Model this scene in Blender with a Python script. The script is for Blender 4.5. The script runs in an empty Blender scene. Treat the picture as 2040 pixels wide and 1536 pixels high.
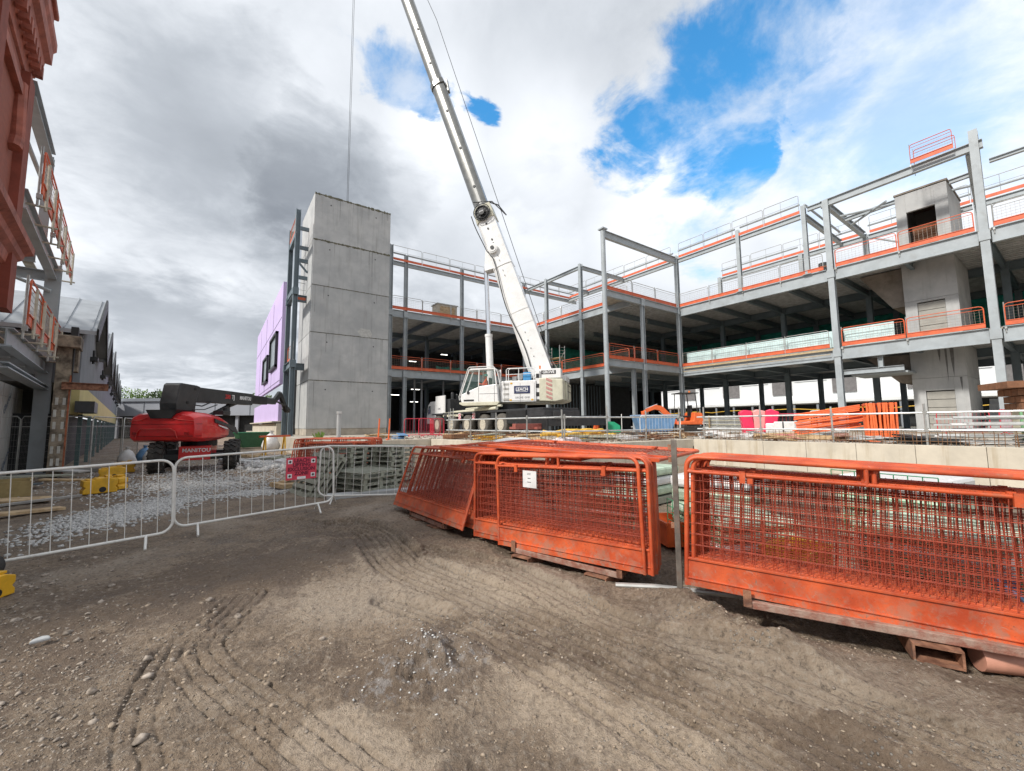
import bpy, math, random
import numpy as np
from mathutils import Vector, Matrix, Euler
random.seed(7); rng=np.random.default_rng(7)
S=bpy.context.scene; COL=S.collection
R=math.radians
# ------------------------------------------------------------------ camera, sky, sun, exposure
# world axes: X and Y run along the two directions of the steel building; camera 1.6 m above the mud
H=0.6173; ch,sh=math.cos(H),math.sin(H)
def vu(p): return Vector((p[0]*ch+p[1]*sh,-p[0]*sh+p[1]*ch,p[2]))
rt=vu((.999958,.000844,-.009147)); up=vu((.009186,-.091829,.995732)); fw=vu((0,.995774,.091833))
cam=bpy.data.objects.new('camera',bpy.data.cameras.new('camera')); COL.objects.link(cam)
m=Matrix.Identity(4)
for i in range(3): m[i][0]=rt[i]; m[i][1]=up[i]; m[i][2]=-fw[i]
m[0][3]=0; m[1][3]=0; m[2][3]=1.6
cam.matrix_world=m
cam.data.sensor_width=36; cam.data.lens=826.34/2040*36; cam.data.clip_start=.05; cam.data.clip_end=3000
S.camera=cam
S.view_settings.view_transform='Standard'; S.view_settings.look='None'; S.view_settings.gamma=1
S.view_settings.exposure=0.75
SUN=Vector((-.93,.0,.85)).normalized()
sun=bpy.data.objects.new('sun',bpy.data.lights.new('sun','SUN')); COL.objects.link(sun)
sun.data.energy=2.5; sun.data.angle=R(6); sun.data.color=(1,.95,.88)
sun.rotation_euler=SUN.to_track_quat('Z','Y').to_euler()

def pixdir(x,y):
    d=rt*((x-1020)/826.34)+up*(-(y-768)/826.34)+fw
    return d.normalized()
w=bpy.data.worlds.new('World'); S.world=w; w.use_nodes=True
nt=w.node_tree; N=nt.nodes; L=nt.links
for x in list(N): N.remove(x)
def nd(t,**k):
    n=N.new(t)
    for a,b in k.items(): setattr(n,a,b)
    return n
def val(sock,v):
    if hasattr(v,'is_output') or isinstance(v,bpy.types.NodeSocket): L.new(v,sock)
    else: sock.default_value=v
def M_(op,a,b=None,c=None,clamp=False):
    n=nd('ShaderNodeMath',operation=op,use_clamp=clamp); val(n.inputs[0],a)
    if b is not None: val(n.inputs[1],b)
    if c is not None: val(n.inputs[2],c)
    return n.outputs[0]
def mixc(f,a,b,blend='MIX'):
    n=nd('ShaderNodeMix',data_type='RGBA',blend_type=blend); val(n.inputs[0],f); val(n.inputs[6],a); val(n.inputs[7],b); return n.outputs[2]
def smooth(x,a,b):
    n=nd('ShaderNodeMapRange',interpolation_type='SMOOTHSTEP'); val(n.inputs[0],x); n.inputs[1].default_value=a; n.inputs[2].default_value=b; return n.outputs[0]
sky=nd('ShaderNodeTexSky',sky_type='NISHITA',sun_disc=False); sky.sun_elevation=math.asin(SUN.z)
sky.sun_rotation=math.atan2(SUN.x,SUN.y); sky.air_density=1.2; sky.dust_density=.3; sky.ozone_density=3
tc=nd('ShaderNodeTexCoord')
vn=nd('ShaderNodeVectorMath',operation='NORMALIZE'); L.new(tc.outputs['Generated'],vn.inputs[0]); D=vn.outputs[0]
sep=nd('ShaderNodeSeparateXYZ'); L.new(D,sep.inputs[0])
# flat cloud layer coordinates: direction divided by height
zz=M_('ADD',M_('MAXIMUM',sep.outputs[2],0.0),.22)
dv=nd('ShaderNodeVectorMath',operation='DIVIDE'); L.new(D,dv.inputs[0]); cb=nd('ShaderNodeCombineXYZ'); L.new(zz,cb.inputs[0]);L.new(zz,cb.inputs[1]);L.new(zz,cb.inputs[2]); L.new(cb.outputs[0],dv.inputs[1])
def noise(vec,scale,detail=6,rough=.55,dist=0,off=0):
    mp=nd('ShaderNodeMapping'); L.new(vec,mp.inputs[0]); mp.inputs[1].default_value=(off,off*1.7,off*.3)
    n=nd('ShaderNodeTexNoise'); L.new(mp.outputs[0],n.inputs[0]); n.inputs['Scale'].default_value=scale; n.inputs['Detail'].default_value=detail; n.inputs['Roughness'].default_value=rough; n.inputs['Distortion'].default_value=dist
    return n.outputs[0]
n1=noise(dv.outputs[0],1.3,9,.58,.3,3.1); n2=noise(dv.outputs[0],3.2,8,.6,.6,7.7); n3=noise(D,2.2,5,.5,0,1.3); n4=noise(dv.outputs[0],9.0,6,.6,.3,5.5)
wob=M_('MULTIPLY_ADD',n2,.26,M_('MULTIPLY',n4,.12)); wob=M_('SUBTRACT',wob,.19)
def blob(x,y,rad,soft=.5):
    """1 inside a cap around the direction, noisy rim; rad in radians-ish chord"""
    n=nd('ShaderNodeVectorMath',operation='DISTANCE'); L.new(D,n.inputs[0]); n.inputs[1].default_value=pixdir(x,y)
    d=M_('ADD',n.outputs['Value'],wob)
    s=smooth(d,rad*(1+soft),rad*(1-soft)); return s
def maxs(l):
    a=l[0]
    for b in l[1:]: a=M_('MAXIMUM',a,b)
    return a
blue=maxs([blob(795,170,.046,.45),blob(850,212,.04,.3),blob(968,225,.034,.35),
  blob(1470,110,.10,.3),blob(1400,215,.135,.3),blob(1280,265,.10,.3),blob(1560,50,.10,.35),blob(1470,305,.075,.35),blob(1370,130,.07,.4),
  M_('MULTIPLY',blob(1620,170,.11,.6),.7),M_('MULTIPLY',blob(1740,40,.11,.7),.6),M_('MULTIPLY',blob(1810,240,.12,.7),.55),M_('MULTIPLY',blob(1640,320,.09,.7),.5),M_('MULTIPLY',blob(1370,480,.05,.7),.5)])
wisps=smooth(noise(dv.outputs[0],3.0,9,.62,.25,2.2),.42,.66)
blue=M_('MULTIPLY',blue,M_('SUBTRACT',1.0,M_('MULTIPLY',wisps,.7)))
dark=maxs([M_('MULTIPLY',blob(610,370,.16,.75),1.15),M_('MULTIPLY',blob(420,280,.19,.75),.85),M_('MULTIPLY',blob(330,200,.15,.9),.35),M_('MULTIPLY',blob(740,390,.11,.8),.6),M_('MULTIPLY',blob(330,670,.12,.7),.8),M_('MULTIPLY',blob(480,690,.10,.7),.7),
  M_('MULTIPLY',blob(620,130,.2,.8),.4),M_('MULTIPLY',blob(1150,120,.22,.9),.3),M_('MULTIPLY',blob(900,480,.12,.9),.25)])
bright=maxs([M_('MULTIPLY',blob(140,60,.12,.8),.8),blob(60,300,.2,.8),M_('MULTIPLY',blob(330,560,.08,.8),.7),M_('MULTIPLY',blob(430,560,.08,.8),.7),M_('MULTIPLY',blob(860,290,.13,.8),1.0),blob(1080,290,.13,.7),blob(1330,380,.16,.7),blob(560,30,.2,.9),M_('MULTIPLY',blob(300,755,.14,.8),.9),blob(1900,120,.25,.8),M_('MULTIPLY',blob(1050,400,.15,.8),.7)])
tex=M_('MULTIPLY_ADD',n1,.5,M_('MULTIPLY',n2,.3)); tex=M_('MULTIPLY_ADD',n4,.18,tex)   # about .49 mean
tone=M_('MULTIPLY_ADD',M_('SUBTRACT',tex,.49),.95,.68)
tone=M_('ADD',tone,M_('MULTIPLY',bright,.22))
tone=M_('SUBTRACT',tone,M_('MULTIPLY',dark,.46))
tone=M_('MAXIMUM',M_('MINIMUM',tone,1.0),.08)
cr=nd('ShaderNodeValToRGB'); L.new(tone,cr.inputs[0]); e=cr.color_ramp.elements
e[0].position=0; e[0].color=(.10,.115,.14,1); e[1].position=1; e[1].color=(.74,.75,.77,1)
e2=cr.color_ramp.elements.new(.45); e2.color=(.33,.355,.39,1)
e3=cr.color_ramp.elements.new(.75); e3.color=(.54,.565,.60,1)
SKYK=.12
skc=nd('ShaderNodeMix',data_type='RGBA',blend_type='MULTIPLY'); skc.inputs[0].default_value=1; L.new(sky.outputs[0],skc.inputs[6]); skc.inputs[7].default_value=(.42,1.12,1.35,1)
cl=nd('ShaderNodeVectorMath',operation='SCALE'); L.new(cr.outputs[0],cl.inputs[0]); cl.inputs['Scale'].default_value=1.0/SKYK
bg=nd('ShaderNodeBackground'); bg.inputs[1].default_value=SKYK
L.new(mixc(blue,cl.outputs[0],skc.outputs[2]),bg.inputs[0])
wo=nd('ShaderNodeOutputWorld'); L.new(bg.outputs[0],wo.inputs[0])

# ------------------------------------------------------------------ materials
MATS={}
def mat(name,c,rough=.6,metal=0,var=.15,vs=6.0,c2=None,bump=.0,bs=30.0,dirt=0,dirtc=(.12,.09,.07),ds=3.0,streak=0,trans=0,emit=0,spec=.5,coat=0,alpha=1,ds0=.5,ds1=.7):
    if name in MATS: return MATS[name]
    global nt,N,L
    m=bpy.data.materials.new(name); m.use_nodes=True; nt=m.node_tree; N=nt.nodes; L=nt.links
    b=N['Principled BSDF']; b.inputs['Roughness'].default_value=rough; b.inputs['Metallic'].default_value=metal
    b.inputs['Specular IOR Level'].default_value=spec; b.inputs['Coat Weight'].default_value=coat
    tc=nd('ShaderNodeTexCoord'); P=tc.outputs['Object']
    geo=nd('ShaderNodeNewGeometry'); PW=geo.outputs['Position']
    col=(*c,1)
    nz=noise(PW,vs,6,.6,.2,0)
    f=smooth(nz,.3,.7)
    ca=tuple(x*(1-var) for x in c)+(1,); cb_=tuple(min(1,x*(1+var)) for x in (c2 or c))+(1,)
    col=mixc(f,ca,cb_)
    if streak:
        mp=nd('ShaderNodeMapping'); L.new(PW,mp.inputs[0]); mp.inputs[3].default_value=(3.2,3.2,.22)
        s=nd('ShaderNodeTexNoise'); L.new(mp.outputs[0],s.inputs[0]); s.inputs['Scale'].default_value=1.6; s.inputs['Detail'].default_value=8; s.inputs['Roughness'].default_value=.65
        col=mixc(M_('MULTIPLY',smooth(s.outputs[0],.5,.72),streak),col,(*dirtc,1))
    if name=='precast_concrete':
        oi=nd('ShaderNodeObjectInfo'); col=mixc(M_('MULTIPLY',oi.outputs['Random'],.28),col,(.27,.28,.28,1))
    if dirt:
        d=noise(PW,ds,8,.7,.4,4.0)
        col=mixc(M_('MULTIPLY',smooth(d,ds0,ds1),dirt),col,(*dirtc,1))
        rr=M_('MULTIPLY_ADD',smooth(d,ds0,ds1),.3*dirt,rough,clamp=True); L.new(rr,b.inputs['Roughness'])
    if name.startswith('orange_painted') or name.startswith('lift_red') or name.startswith('crane_white'):
        cc={'o':(.16,.06,.035,1),'l':(.25,.03,.03,1),'c':(.42,.38,.32,1)}[name[0]]
        ch_=M_('MULTIPLY',smooth(noise(PW,42,5,.75,.5,8),.60,.66),smooth(noise(PW,2.6,4,.6,0,6),.42,.60)); col=mixc(ch_,col,cc)
        sc=M_('MULTIPLY',smooth(noise(PW,9,8,.8,1.0,15),.58,.64),.35); col=mixc(sc,col,(.36,.30,.24,1) if name[0]=='o' else cc)
        if name[0]=='o':
            sx=nd('ShaderNodeSeparateXYZ'); L.new(PW,sx.inputs[0])
            mud=M_('MULTIPLY',smooth(sx.outputs[2],.42,.05),smooth(noise(PW,7,8,.75,.3,21),.46,.60)); col=mixc(M_('MULTIPLY',mud,.75),col,(.25,.19,.14,1))
            L.new(M_('MULTIPLY_ADD',mud,.4,.5),b.inputs['Roughness'])
    L.new(col,b.inputs['Base Color'])
    if trans: b.inputs['Transmission Weight'].default_value=trans
    if alpha<1: b.inputs['Alpha'].default_value=alpha
    if emit: b.inputs['Emission Color'].default_value=(*c,1); b.inputs['Emission Strength'].default_value=emit
    if bump:
        bp=nd('ShaderNodeBump'); bp.inputs['Strength'].default_value=bump; bp.inputs['Distance'].default_value=.02
        L.new(noise(PW,bs,6,.6,0,2),bp.inputs['Height']); L.new(bp.outputs[0],b.inputs['Normal'])
    MATS[name]=m; return m
STEEL=mat('painted_grey_steel',(.34,.375,.395),.5,0,.10,1.5,dirt=.25,dirtc=(.2,.19,.17),ds=2)
STEELD=mat('dark_blue_grey_steel',(.13,.17,.195),.5,0,.12,1.5)  # darker grey steel; on interior members its tone is shade put into colour
DECKS=mat('galvanised_decking',(.45,.46,.46),.5,.3,.2,2.5)
CONC=mat('precast_concrete',(.42,.43,.435),.85,0,.09,.9,c2=(.46,.465,.46),bump=.25,bs=14,streak=.33,dirtc=(.2,.2,.18))
CONCL=mat('pale_wall_concrete',(.55,.50,.41),.9,0,.12,1.3,bump=.2,bs=16,streak=.5,dirtc=(.34,.26,.15))
CONCS=mat('slab_concrete',(.40,.36,.30),.9,0,.2,1.5,bump=.3,bs=12,dirt=.6,dirtc=(.24,.19,.14),ds=.8)
ORANGE=mat('orange_painted_steel',(.47,.062,.018),.5,0,.18,3,c2=(.56,.10,.03),dirt=.55,dirtc=(.27,.11,.06),ds=7,bump=.08,bs=60,ds0=.52,ds1=.68)
ORANGED=mat('faded_orange_steel',(.36,.065,.035),.5,0,.2,9,dirt=.45,dirtc=(.22,.09,.06),ds=12)
ORANGEP=mat('orange_plastic',(.78,.15,.04),.45,0,.12,5,dirt=.2)
GUARD=mat('orange_toe_board',(.62,.12,.045),.5,0,.15,3,dirt=.25,dirtc=(.35,.14,.08))
GREYT=mat('galvanised_tube',(.42,.42,.40),.4,.5,.2,4)
MESHW=mat('weathered_wire',(.33,.28,.24),.6,.2,.2,5)
WHITEP=mat('white_painted_tube',(.72,.71,.67),.4,0,.07,9,dirt=.35,dirtc=(.3,.25,.2),ds=14,ds0=.56,ds1=.7)
RUST=mat('rusty_steel',(.20,.085,.05),.8,.2,.3,8,c2=(.30,.15,.09),bump=.4,bs=40,dirt=.5,dirtc=(.13,.10,.085),ds=9)
RUSTO=mat('rusted_orange_rail',(.36,.12,.075),.75,.1,.3,10,c2=(.28,.2,.16),bump=.4,bs=50,dirt=.7,dirtc=(.2,.15,.12),ds=12)
WHITE=mat('crane_white_paint',(.78,.78,.77),.35,0,.05,2,coat=.3,dirt=.25,dirtc=(.45,.42,.36),ds=3)
CREAM=mat('weathered_cream_paint',(.58,.56,.44),.45,0,.08,3,dirt=.4,dirtc=(.35,.32,.22),ds=3,streak=.3)
BOOMG=mat('boom_grey_steel',(.20,.20,.19),.3,.75,.15,2,streak=.3,dirtc=(.1,.1,.1))
BOOMH=mat('boom_bright_strip',(.33,.33,.32),.3,.6,.1,3)
CHROME=mat('chrome_rod',(.75,.76,.78),.12,1,.03,3)
BLACK=mat('black_plastic',(.016,.017,.018),.5,0,.3,4)
DARKG=mat('dark_grey_paint',(.035,.037,.04),.4,0,.2,3,dirt=.3,dirtc=(.1,.09,.08),ds=4)
RUBBER=mat('tyre_rubber',(.032,.030,.028),.85,0,.3,8,dirt=.6,dirtc=(.12,.10,.085),ds=5)
TYREG=mat('dusty_crane_tyre',(.10,.092,.08),.85,0,.2,6,dirt=.6,dirtc=(.16,.14,.12),ds=5)
RIM=mat('dusty_white_rim',(.5,.46,.38),.5,0,.15,8,dirt=.6,dirtc=(.25,.17,.1),ds=8)
RED=mat('lift_red_paint',(.64,.02,.022),.3,0,.08,2,coat=.4,dirt=.35,dirtc=(.28,.03,.03),ds=5)
REDB=mat('red_barrier_paint',(.6,.03,.06),.4,0,.1,3)
GLASS=mat('dark_cab_glass',(.03,.055,.05),.05,0,.2,3,spec=1)
NAVY=mat('navy_panel',(.02,.03,.09),.4)
LETW=mat('white_lettering',(.75,.75,.75),.5)
LETR=mat('red_lettering',(.5,.03,.03),.5)
LETK=mat('black_lettering',(.02,.02,.02),.5)
HIVIS=mat('hi_vis_orange',(.9,.12,.02),.7,0,.1,20)
SKIN=mat('skin',(.45,.25,.18),.6)
TEAL=mat('teal_helmet',(.25,.6,.5),.4)
LILAC=mat('lilac_sheathing',(.55,.44,.70),.7,0,.05,.6,dirt=.1,dirtc=(.4,.3,.55),ds=1)
BRICKR=None
YEL=mat('yellow_plastic',(.72,.40,.02),.5,0,.12,6,dirt=.35,dirtc=(.3,.2,.08),ds=6)
YELH=mat('yellow_hose',(.75,.45,.06),.5,0,.15,6,dirt=.3,dirtc=(.35,.25,.1),ds=6)
GREEN=mat('green_panel',(.02,.33,.17),.5,0,.1,3)
BLUEP=mat('blue_plastic',(.12,.24,.42),.5,0,.15,3)
PINK=mat('red_water_barrier',(.72,.03,.10),.45,0,.1,3)
PINKP=mat('pale_pink_barrier',(.72,.32,.30),.5,0,.1,3)
WOOD=mat('pale_timber',(.45,.30,.16),.8,0,.25,6,c2=(.5,.37,.22),dirt=.3)
PALLET=mat('weathered_pallet',(.36,.355,.29),.85,0,.22,12,c2=(.30,.31,.25),dirt=.6,dirtc=(.13,.11,.09),ds=9,bump=.3,bs=40)
WOODB=mat('brown_timber',(.20,.09,.045),.8,0,.2,5,dirt=.3)
SHEET=mat('white_polythene',(.70,.69,.68),.35,0,.08,4,bump=.8,bs=9,dirt=.35,dirtc=(.5,.48,.45))
SHEETP=mat('pinkish_polythene',(.66,.58,.58),.35,0,.1,6)
ALU=mat('pale_metal_tube',(.60,.61,.60),.4,.35,.15,6)
CYAN=mat('pale_cyan_sheet',(.56,.72,.72),.5,0,.12,2)
NET=mat('teal_debris_net',(.02,.24,.18),.8,0,.2,1.2,c2=(.03,.30,.23))
WRAPG=mat('pale_green_wrap',(.50,.62,.47),.35,0,.2,6,bump=.9,bs=9,dirt=.5,dirtc=(.3,.4,.25))
GREENM=mat('green_mesh_steel',(.03,.22,.10),.5)
CLADG=mat('grey_cladding',(.25,.27,.30),.5,.1,.06,1)
CLADL=mat('pale_grey_cladding',(.36,.38,.42),.5,.1,.06,.5)
RENDW=mat('white_render',(.74,.75,.76),.7,0,.04,1)
GREYB=mat('grey_brick_panel',(.17,.16,.16),.8,0,.15,3)
YWALL=mat('pale_yellow_wall',(.58,.50,.22),.8,0,.08,1,dirt=.2,dirtc=(.4,.34,.18))
ROOFM=mat('standing_seam_roof',(.36,.38,.40),.45,.4,.12,1.5)
TERRA=mat('terracotta_stone',(.34,.105,.07),.7,0,.25,3,bump=.3,bs=15,dirt=.5,dirtc=(.11,.04,.03),ds=3)
BOARDW=mat('pale_insulation_board',(.52,.52,.50),.8,0,.08,2,dirt=.3,dirtc=(.4,.38,.35),ds=2)
LAMP=mat('lit_tube',(1,.97,.9),.5,emit=3)
PAPER=mat('paper_tag',(.62,.62,.62),.7)
BARK=mat('bark',(.09,.065,.045),.9)
LEAF=mat('leaf_green',(.055,.10,.03),.7,0,.35,.6,c2=(.10,.15,.04))
LEAFL=mat('light_leaf_green',(.13,.21,.04),.7,0,.3,.6)
PIPEP=mat('salmon_pipe',(.55,.27,.19),.5)
def brickmat():
    global nt,N,L
    m=bpy.data.materials.new('red_brick'); m.use_nodes=True; nt=m.node_tree; N=nt.nodes; L=nt.links
    b=N['Principled BSDF']; b.inputs['Roughness'].default_value=.85
    tc=nd('ShaderNodeTexCoord'); sp=nd('ShaderNodeSeparateXYZ'); L.new(tc.outputs['Object'],sp.inputs[0])
    c=nd('ShaderNodeCombineXYZ'); L.new(M_('ADD',sp.outputs[0],sp.outputs[1]),c.inputs[0]); L.new(sp.outputs[2],c.inputs[1])
    br=nd('ShaderNodeTexBrick'); L.new(c.outputs[0],br.inputs[0]); br.inputs['Scale'].default_value=1
    br.inputs['Brick Width'].default_value=.225; br.inputs['Row Height'].default_value=.075; br.inputs['Mortar Size'].default_value=.006
    br.inputs[1].default_value=(.36,.10,.06,1); br.inputs[2].default_value=(.29,.08,.05,1); br.inputs[3].default_value=(.24,.10,.075,1)
    L.new(mixc(.35,br.outputs[0],mixc(noise(tc.outputs['Object'],1.2,6,.6,0,0),(.13,.04,.03,1),(.32,.10,.06,1))),b.inputs['Base Color'])
    return m
BRICKR=brickmat()

# ------------------------------------------------------------------ mesh helpers
class MB:
    def __init__(s): s.v=[]; s.f=[]; s.mi=[]; s.k=0
    def add(s,vs,fs,k=None):
        o=len(s.v); s.v+= [tuple(x) for x in vs]; s.f+=[tuple(o+i for i in f) for f in fs]; s.mi+=[s.k if k is None else k]*len(fs); return s
    def box(s,c,d,rot=None,k=None):
        x,y,z=d[0]/2,d[1]/2,d[2]/2
        P=[Vector((a*x,b*y,e*z)) for e in(-1,1) for b in(-1,1) for a in(-1,1)]
        if rot is not None:
            q=rot if isinstance(rot,Matrix) else Euler(rot).to_matrix()
            P=[q@p for p in P]
        return s.add([p+Vector(c) for p in P],[(0,2,3,1),(4,5,7,6),(0,1,5,4),(2,6,7,3),(0,4,6,2),(1,3,7,5)],k)
    def bar(s,p,q,w,h,upv=(0,0,1),k=None):
        p=Vector(p);q=Vector(q);d=(q-p); l=d.length
        if l<1e-6: return s
        d/=l; u=Vector(upv); 
        if abs(d.dot(u))>.99: u=Vector((0,1,0))
        a=d.cross(u).normalized(); b=a.cross(d).normalized()
        return s.box((p+q)/2,(w,l,h),Matrix((a,d,b)).transposed(),k)
    def ibeam(s,p,q,w,h,t=.02,upv=(0,0,1)):
        p=Vector(p);q=Vector(q);d=(q-p).normalized(); u=Vector(upv)
        if abs(d.dot(u))>.99: u=Vector((0,1,0)) if abs(d.y)<.9 else Vector((1,0,0))
        a=d.cross(u).normalized(); b=a.cross(d).normalized()
        s.bar(p+b*(h/2-t/2),q+b*(h/2-t/2),w,t,u); s.bar(p-b*(h/2-t/2),q-b*(h/2-t/2),w,t,u); s.bar(p,q,t,h-2*t,u); return s
    def tube(s,p,q,r,n=8,r2=None,caps=True,k=None):
        p=Vector(p);q=Vector(q);d=q-p
        if d.length<1e-6: return s
        d.normalize(); u=Vector((0,0,1)) if abs(d.z)<.9 else Vector((1,0,0))
        a=d.cross(u).normalized(); b=a.cross(d)
        r2=r if r2 is None else r2
        V=[p+(a*math.cos(2*math.pi*i/n)+b*math.sin(2*math.pi*i/n))*r for i in range(n)]+[q+(a*math.cos(2*math.pi*i/n)+b*math.sin(2*math.pi*i/n))*r2 for i in range(n)]
        F=[(i,(i+1)%n,n+(i+1)%n,n+i) for i in range(n)]
        if caps: F+=[tuple(range(n))[::-1],tuple(range(n,2*n))]
        return s.add(V,F,k)
    def path(s,pts,r,n=8,closed=False,k=None):
        pts=[Vector(p) for p in pts]; m=len(pts); V=[];F=[]
        pu=None
        for i,p in enumerate(pts):
            a=pts[(i-1)%m] if (closed or i>0) else p; b=pts[(i+1)%m] if (closed or i<m-1) else p
            d=(b-a).normalized()
            if pu is None: pu=Vector((0,0,1)) if abs(d.z)<.9 else Vector((1,0,0))
            x=d.cross(pu).normalized(); y=x.cross(d).normalized(); pu=y
            V+=[p+(x*math.cos(2*math.pi*j/n)+y*math.sin(2*math.pi*j/n))*r for j in range(n)]
        for i in range(m if closed else m-1):
            for j in range(n):
                F.append((i*n+j,i*n+(j+1)%n,((i+1)%m)*n+(j+1)%n,((i+1)%m)*n+j))
        if not closed: F+=[tuple(range(n))[::-1],tuple(range((m-1)*n,m*n))]
        return s.add(V,F,k)
    def prism(s,poly,z0,z1,k=None,axis='z',M=None):
        """poly list of 2d; extruded along axis"""
        def f(x,y,z):
            v={'z':Vector((x,y,z)),'y':Vector((x,z,y)),'x':Vector((z,x,y))}[axis]
            return M@v if M is not None else v
        n=len(poly); V=[f(x,y,z0) for x,y in poly]+[f(x,y,z1) for x,y in poly]
        return s.add(V,[tuple(range(n))[::-1],tuple(range(n,2*n))]+[(i,(i+1)%n,n+(i+1)%n,n+i) for i in range(n)],k)
    def loft(s,rings,caps=True,k=None):
        n=len(rings[0]); V=[p for r in rings for p in r]; F=[]
        for i in range(len(rings)-1):
            for j in range(n): F.append((i*n+j,i*n+(j+1)%n,(i+1)*n+(j+1)%n,(i+1)*n+j))
        if caps: F+=[tuple(range(n))[::-1],tuple(range((len(rings)-1)*n,len(rings)*n))]
        return s.add(V,F,k)
    def quad(s,a,b,c,d,k=None): return s.add([a,b,c,d],[(0,1,2,3)],k)
    def xf(s,M): s.v=[tuple(M@Vector(p)) for p in s.v]; return s
    def build(s,name,mats,parent=None,smooth=False,bevel=0,fix=True):
        me=bpy.data.meshes.new(name); me.from_pydata(s.v,[],s.f)
        mats=mats if isinstance(mats,(list,tuple)) else [mats]
        for mm in mats: me.materials.append(mm)
        if len(mats)>1: me.polygons.foreach_set('material_index',s.mi)
        if fix and len(s.f)<20000:
            import bmesh
            b=bmesh.new(); b.from_mesh(me); bmesh.ops.recalc_face_normals(b,faces=b.faces); b.to_mesh(me); b.free()
        if smooth:
            me.polygons.foreach_set('use_smooth',[True]*len(me.polygons))
            me.set_sharp_from_angle(angle=R(smooth if smooth>1 else 40))
        me.update()
        o=bpy.data.objects.new(name,me); COL.objects.link(o)
        if parent: o.parent=parent
        if bevel:
            bm=o.modifiers.new('bevel','BEVEL'); bm.width=bevel; bm.segments=2; bm.limit_method='ANGLE'; bm.angle_limit=R(40)
        return o
LAB=set()
def tag(o,label=None,cat=None,group=None,kind=None):
    if label: o['label']=label
    if cat: o['category']=cat
    if group: o['group']=group
    if kind: o['kind']=kind
    return o
def thing(name,label,cat,loc=(0,0,0),rz=0,group=None):
    o=bpy.data.objects.new(name,None); COL.objects.link(o); o.empty_display_size=.3
    o.location=loc; o.rotation_euler=(0,0,rz); return tag(o,label,cat,group)
KIDS={}
def dup(o,label=None,loc=None,rot=None,parent=None,group=None,kids=None):
    c=o.copy(); COL.objects.link(c)
    if parent is not None: c.parent=parent
    if label: c['label']=label
    if group: c['group']=group
    if loc is not None: c.location=loc
    if rot is not None: c.rotation_euler=rot
    for k in kidsof(o): dup(k,parent=c)
    return c
def kidsof(o):
    if o.name not in KIDS: KIDS[o.name]=[x for x in bpy.data.objects if x.parent==o]
    return KIDS[o.name]
def text(body,size,mt,parent,M,name='lettering',ext=.003,bold=.0,align='CENTER',xs=1):
    """lettering as real thin mesh; M maps text plane (x right, y up, z out) to the parent's space"""
    cu=bpy.data.curves.new('t','FONT'); cu.body=body; cu.size=size; cu.extrude=ext; cu.align_x=align; cu.align_y='CENTER'; cu.offset=bold; cu.resolution_u=2
    ob=bpy.data.objects.new('t',cu); COL.objects.link(ob)
    bpy.context.view_layer.update()
    me=bpy.data.meshes.new_from_object(ob.evaluated_get(bpy.context.evaluated_depsgraph_get()))
    bpy.data.objects.remove(ob); bpy.data.curves.remove(cu)
    me.transform(M@Matrix.Scale(xs,4,(1,0,0))); me.materials.clear(); me.materials.append(mt)
    o=bpy.data.objects.new(name,me); COL.objects.link(o)
    if parent: o.parent=parent
    return o
def frameM(o,x,y):
    """matrix with origin o, x axis x, y axis y, z = x cross y"""
    x=Vector(x).normalized(); y=Vector(y).normalized(); z=x.cross(y).normalized(); y=z.cross(x)
    m=Matrix((x,y,z)).transposed().to_4x4(); m.translation=Vector(o); return m
ORD=['first','second','third','fourth','fifth','sixth','seventh','eighth','ninth','tenth','eleventh','twelfth','thirteenth','fourteenth','fifteenth','sixteenth','seventeenth','eighteenth','nineteenth','twentieth']
# ------------------------------------------------------------------ ground
def vnoise(x,y,seed=0):
    xi=np.floor(x).astype(np.int64); yi=np.floor(y).astype(np.int64); xf=x-xi; yf=y-yi
    def h(a,b):
        n=(a*374761393+b*668265263+seed*974711)&0xffffffff; n=((n^(n>>13))*1274126177)&0xffffffff; return ((n^(n>>16))&0xffff)/65535.0
    u_=xf*xf*(3-2*xf); v_=yf*yf*(3-2*yf)
    return (h(xi,yi)*(1-u_)+h(xi+1,yi)*u_)*(1-v_)+(h(xi,yi+1)*(1-u_)+h(xi+1,yi+1)*u_)*v_
def fbm(x,y,sc,oct=5,seed=0,g=.55):
    r=0;a=1;t=0
    for i in range(oct): r=r+a*vnoise(x*sc+17.3*i,y*sc-9.1*i,seed+i); t+=a; a*=g; sc*=2.03
    return r/t-.5
TR=[([(1.75,7.2),(1.97,6.45),(1.84,4.85),(2.1,3.57),(2.27,2.49),(2.35,1.61),(2.39,.96),(2.3,-1.5)],.34,1.75,7),
    ([(2.3,5.0),(2.68,4.0),(2.67,2.5),(2.93,1.44),(3.06,.55),(3.2,-1)],.24,1.6,5),
    ([(.32,4.9),(.07,4.32),(-.05,3.93),(.12,3.3),(.36,2.69),(.55,2.17),(.8,1.3)],.25,.7,6),
    ([(-.05,4.3),(-.22,3.98),(-.28,3.47),(-.28,3.11),(-.2,2.71),(0,2)],.13,.5,3),
    ([(1.35,3.9),(1.7,3.0),(1.85,2.1),(1.9,1.3),(1.9,.6)],.16,1.3,4),
    ([(1.1,8.0),(1.5,7.0),(1.6,6.2),(1.9,5.4)],.2,.6,5)]
def smoothpts(P,k=6):
    P=[np.array(p,float) for p in P]; P=[2*P[0]-P[1]]+P+[2*P[-1]-P[-2]]; o=[]
    for i in range(1,len(P)-2):
        for j in range(k):
            t=j/k; o.append(tuple(.5*((2*P[i])+(-P[i-1]+P[i+1])*t+(2*P[i-1]-5*P[i]+4*P[i+1]-P[i+2])*t*t+(-P[i-1]+3*P[i]-3*P[i+1]+P[i+2])*t**3)))
    return o+[tuple(P[-2])]
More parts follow.
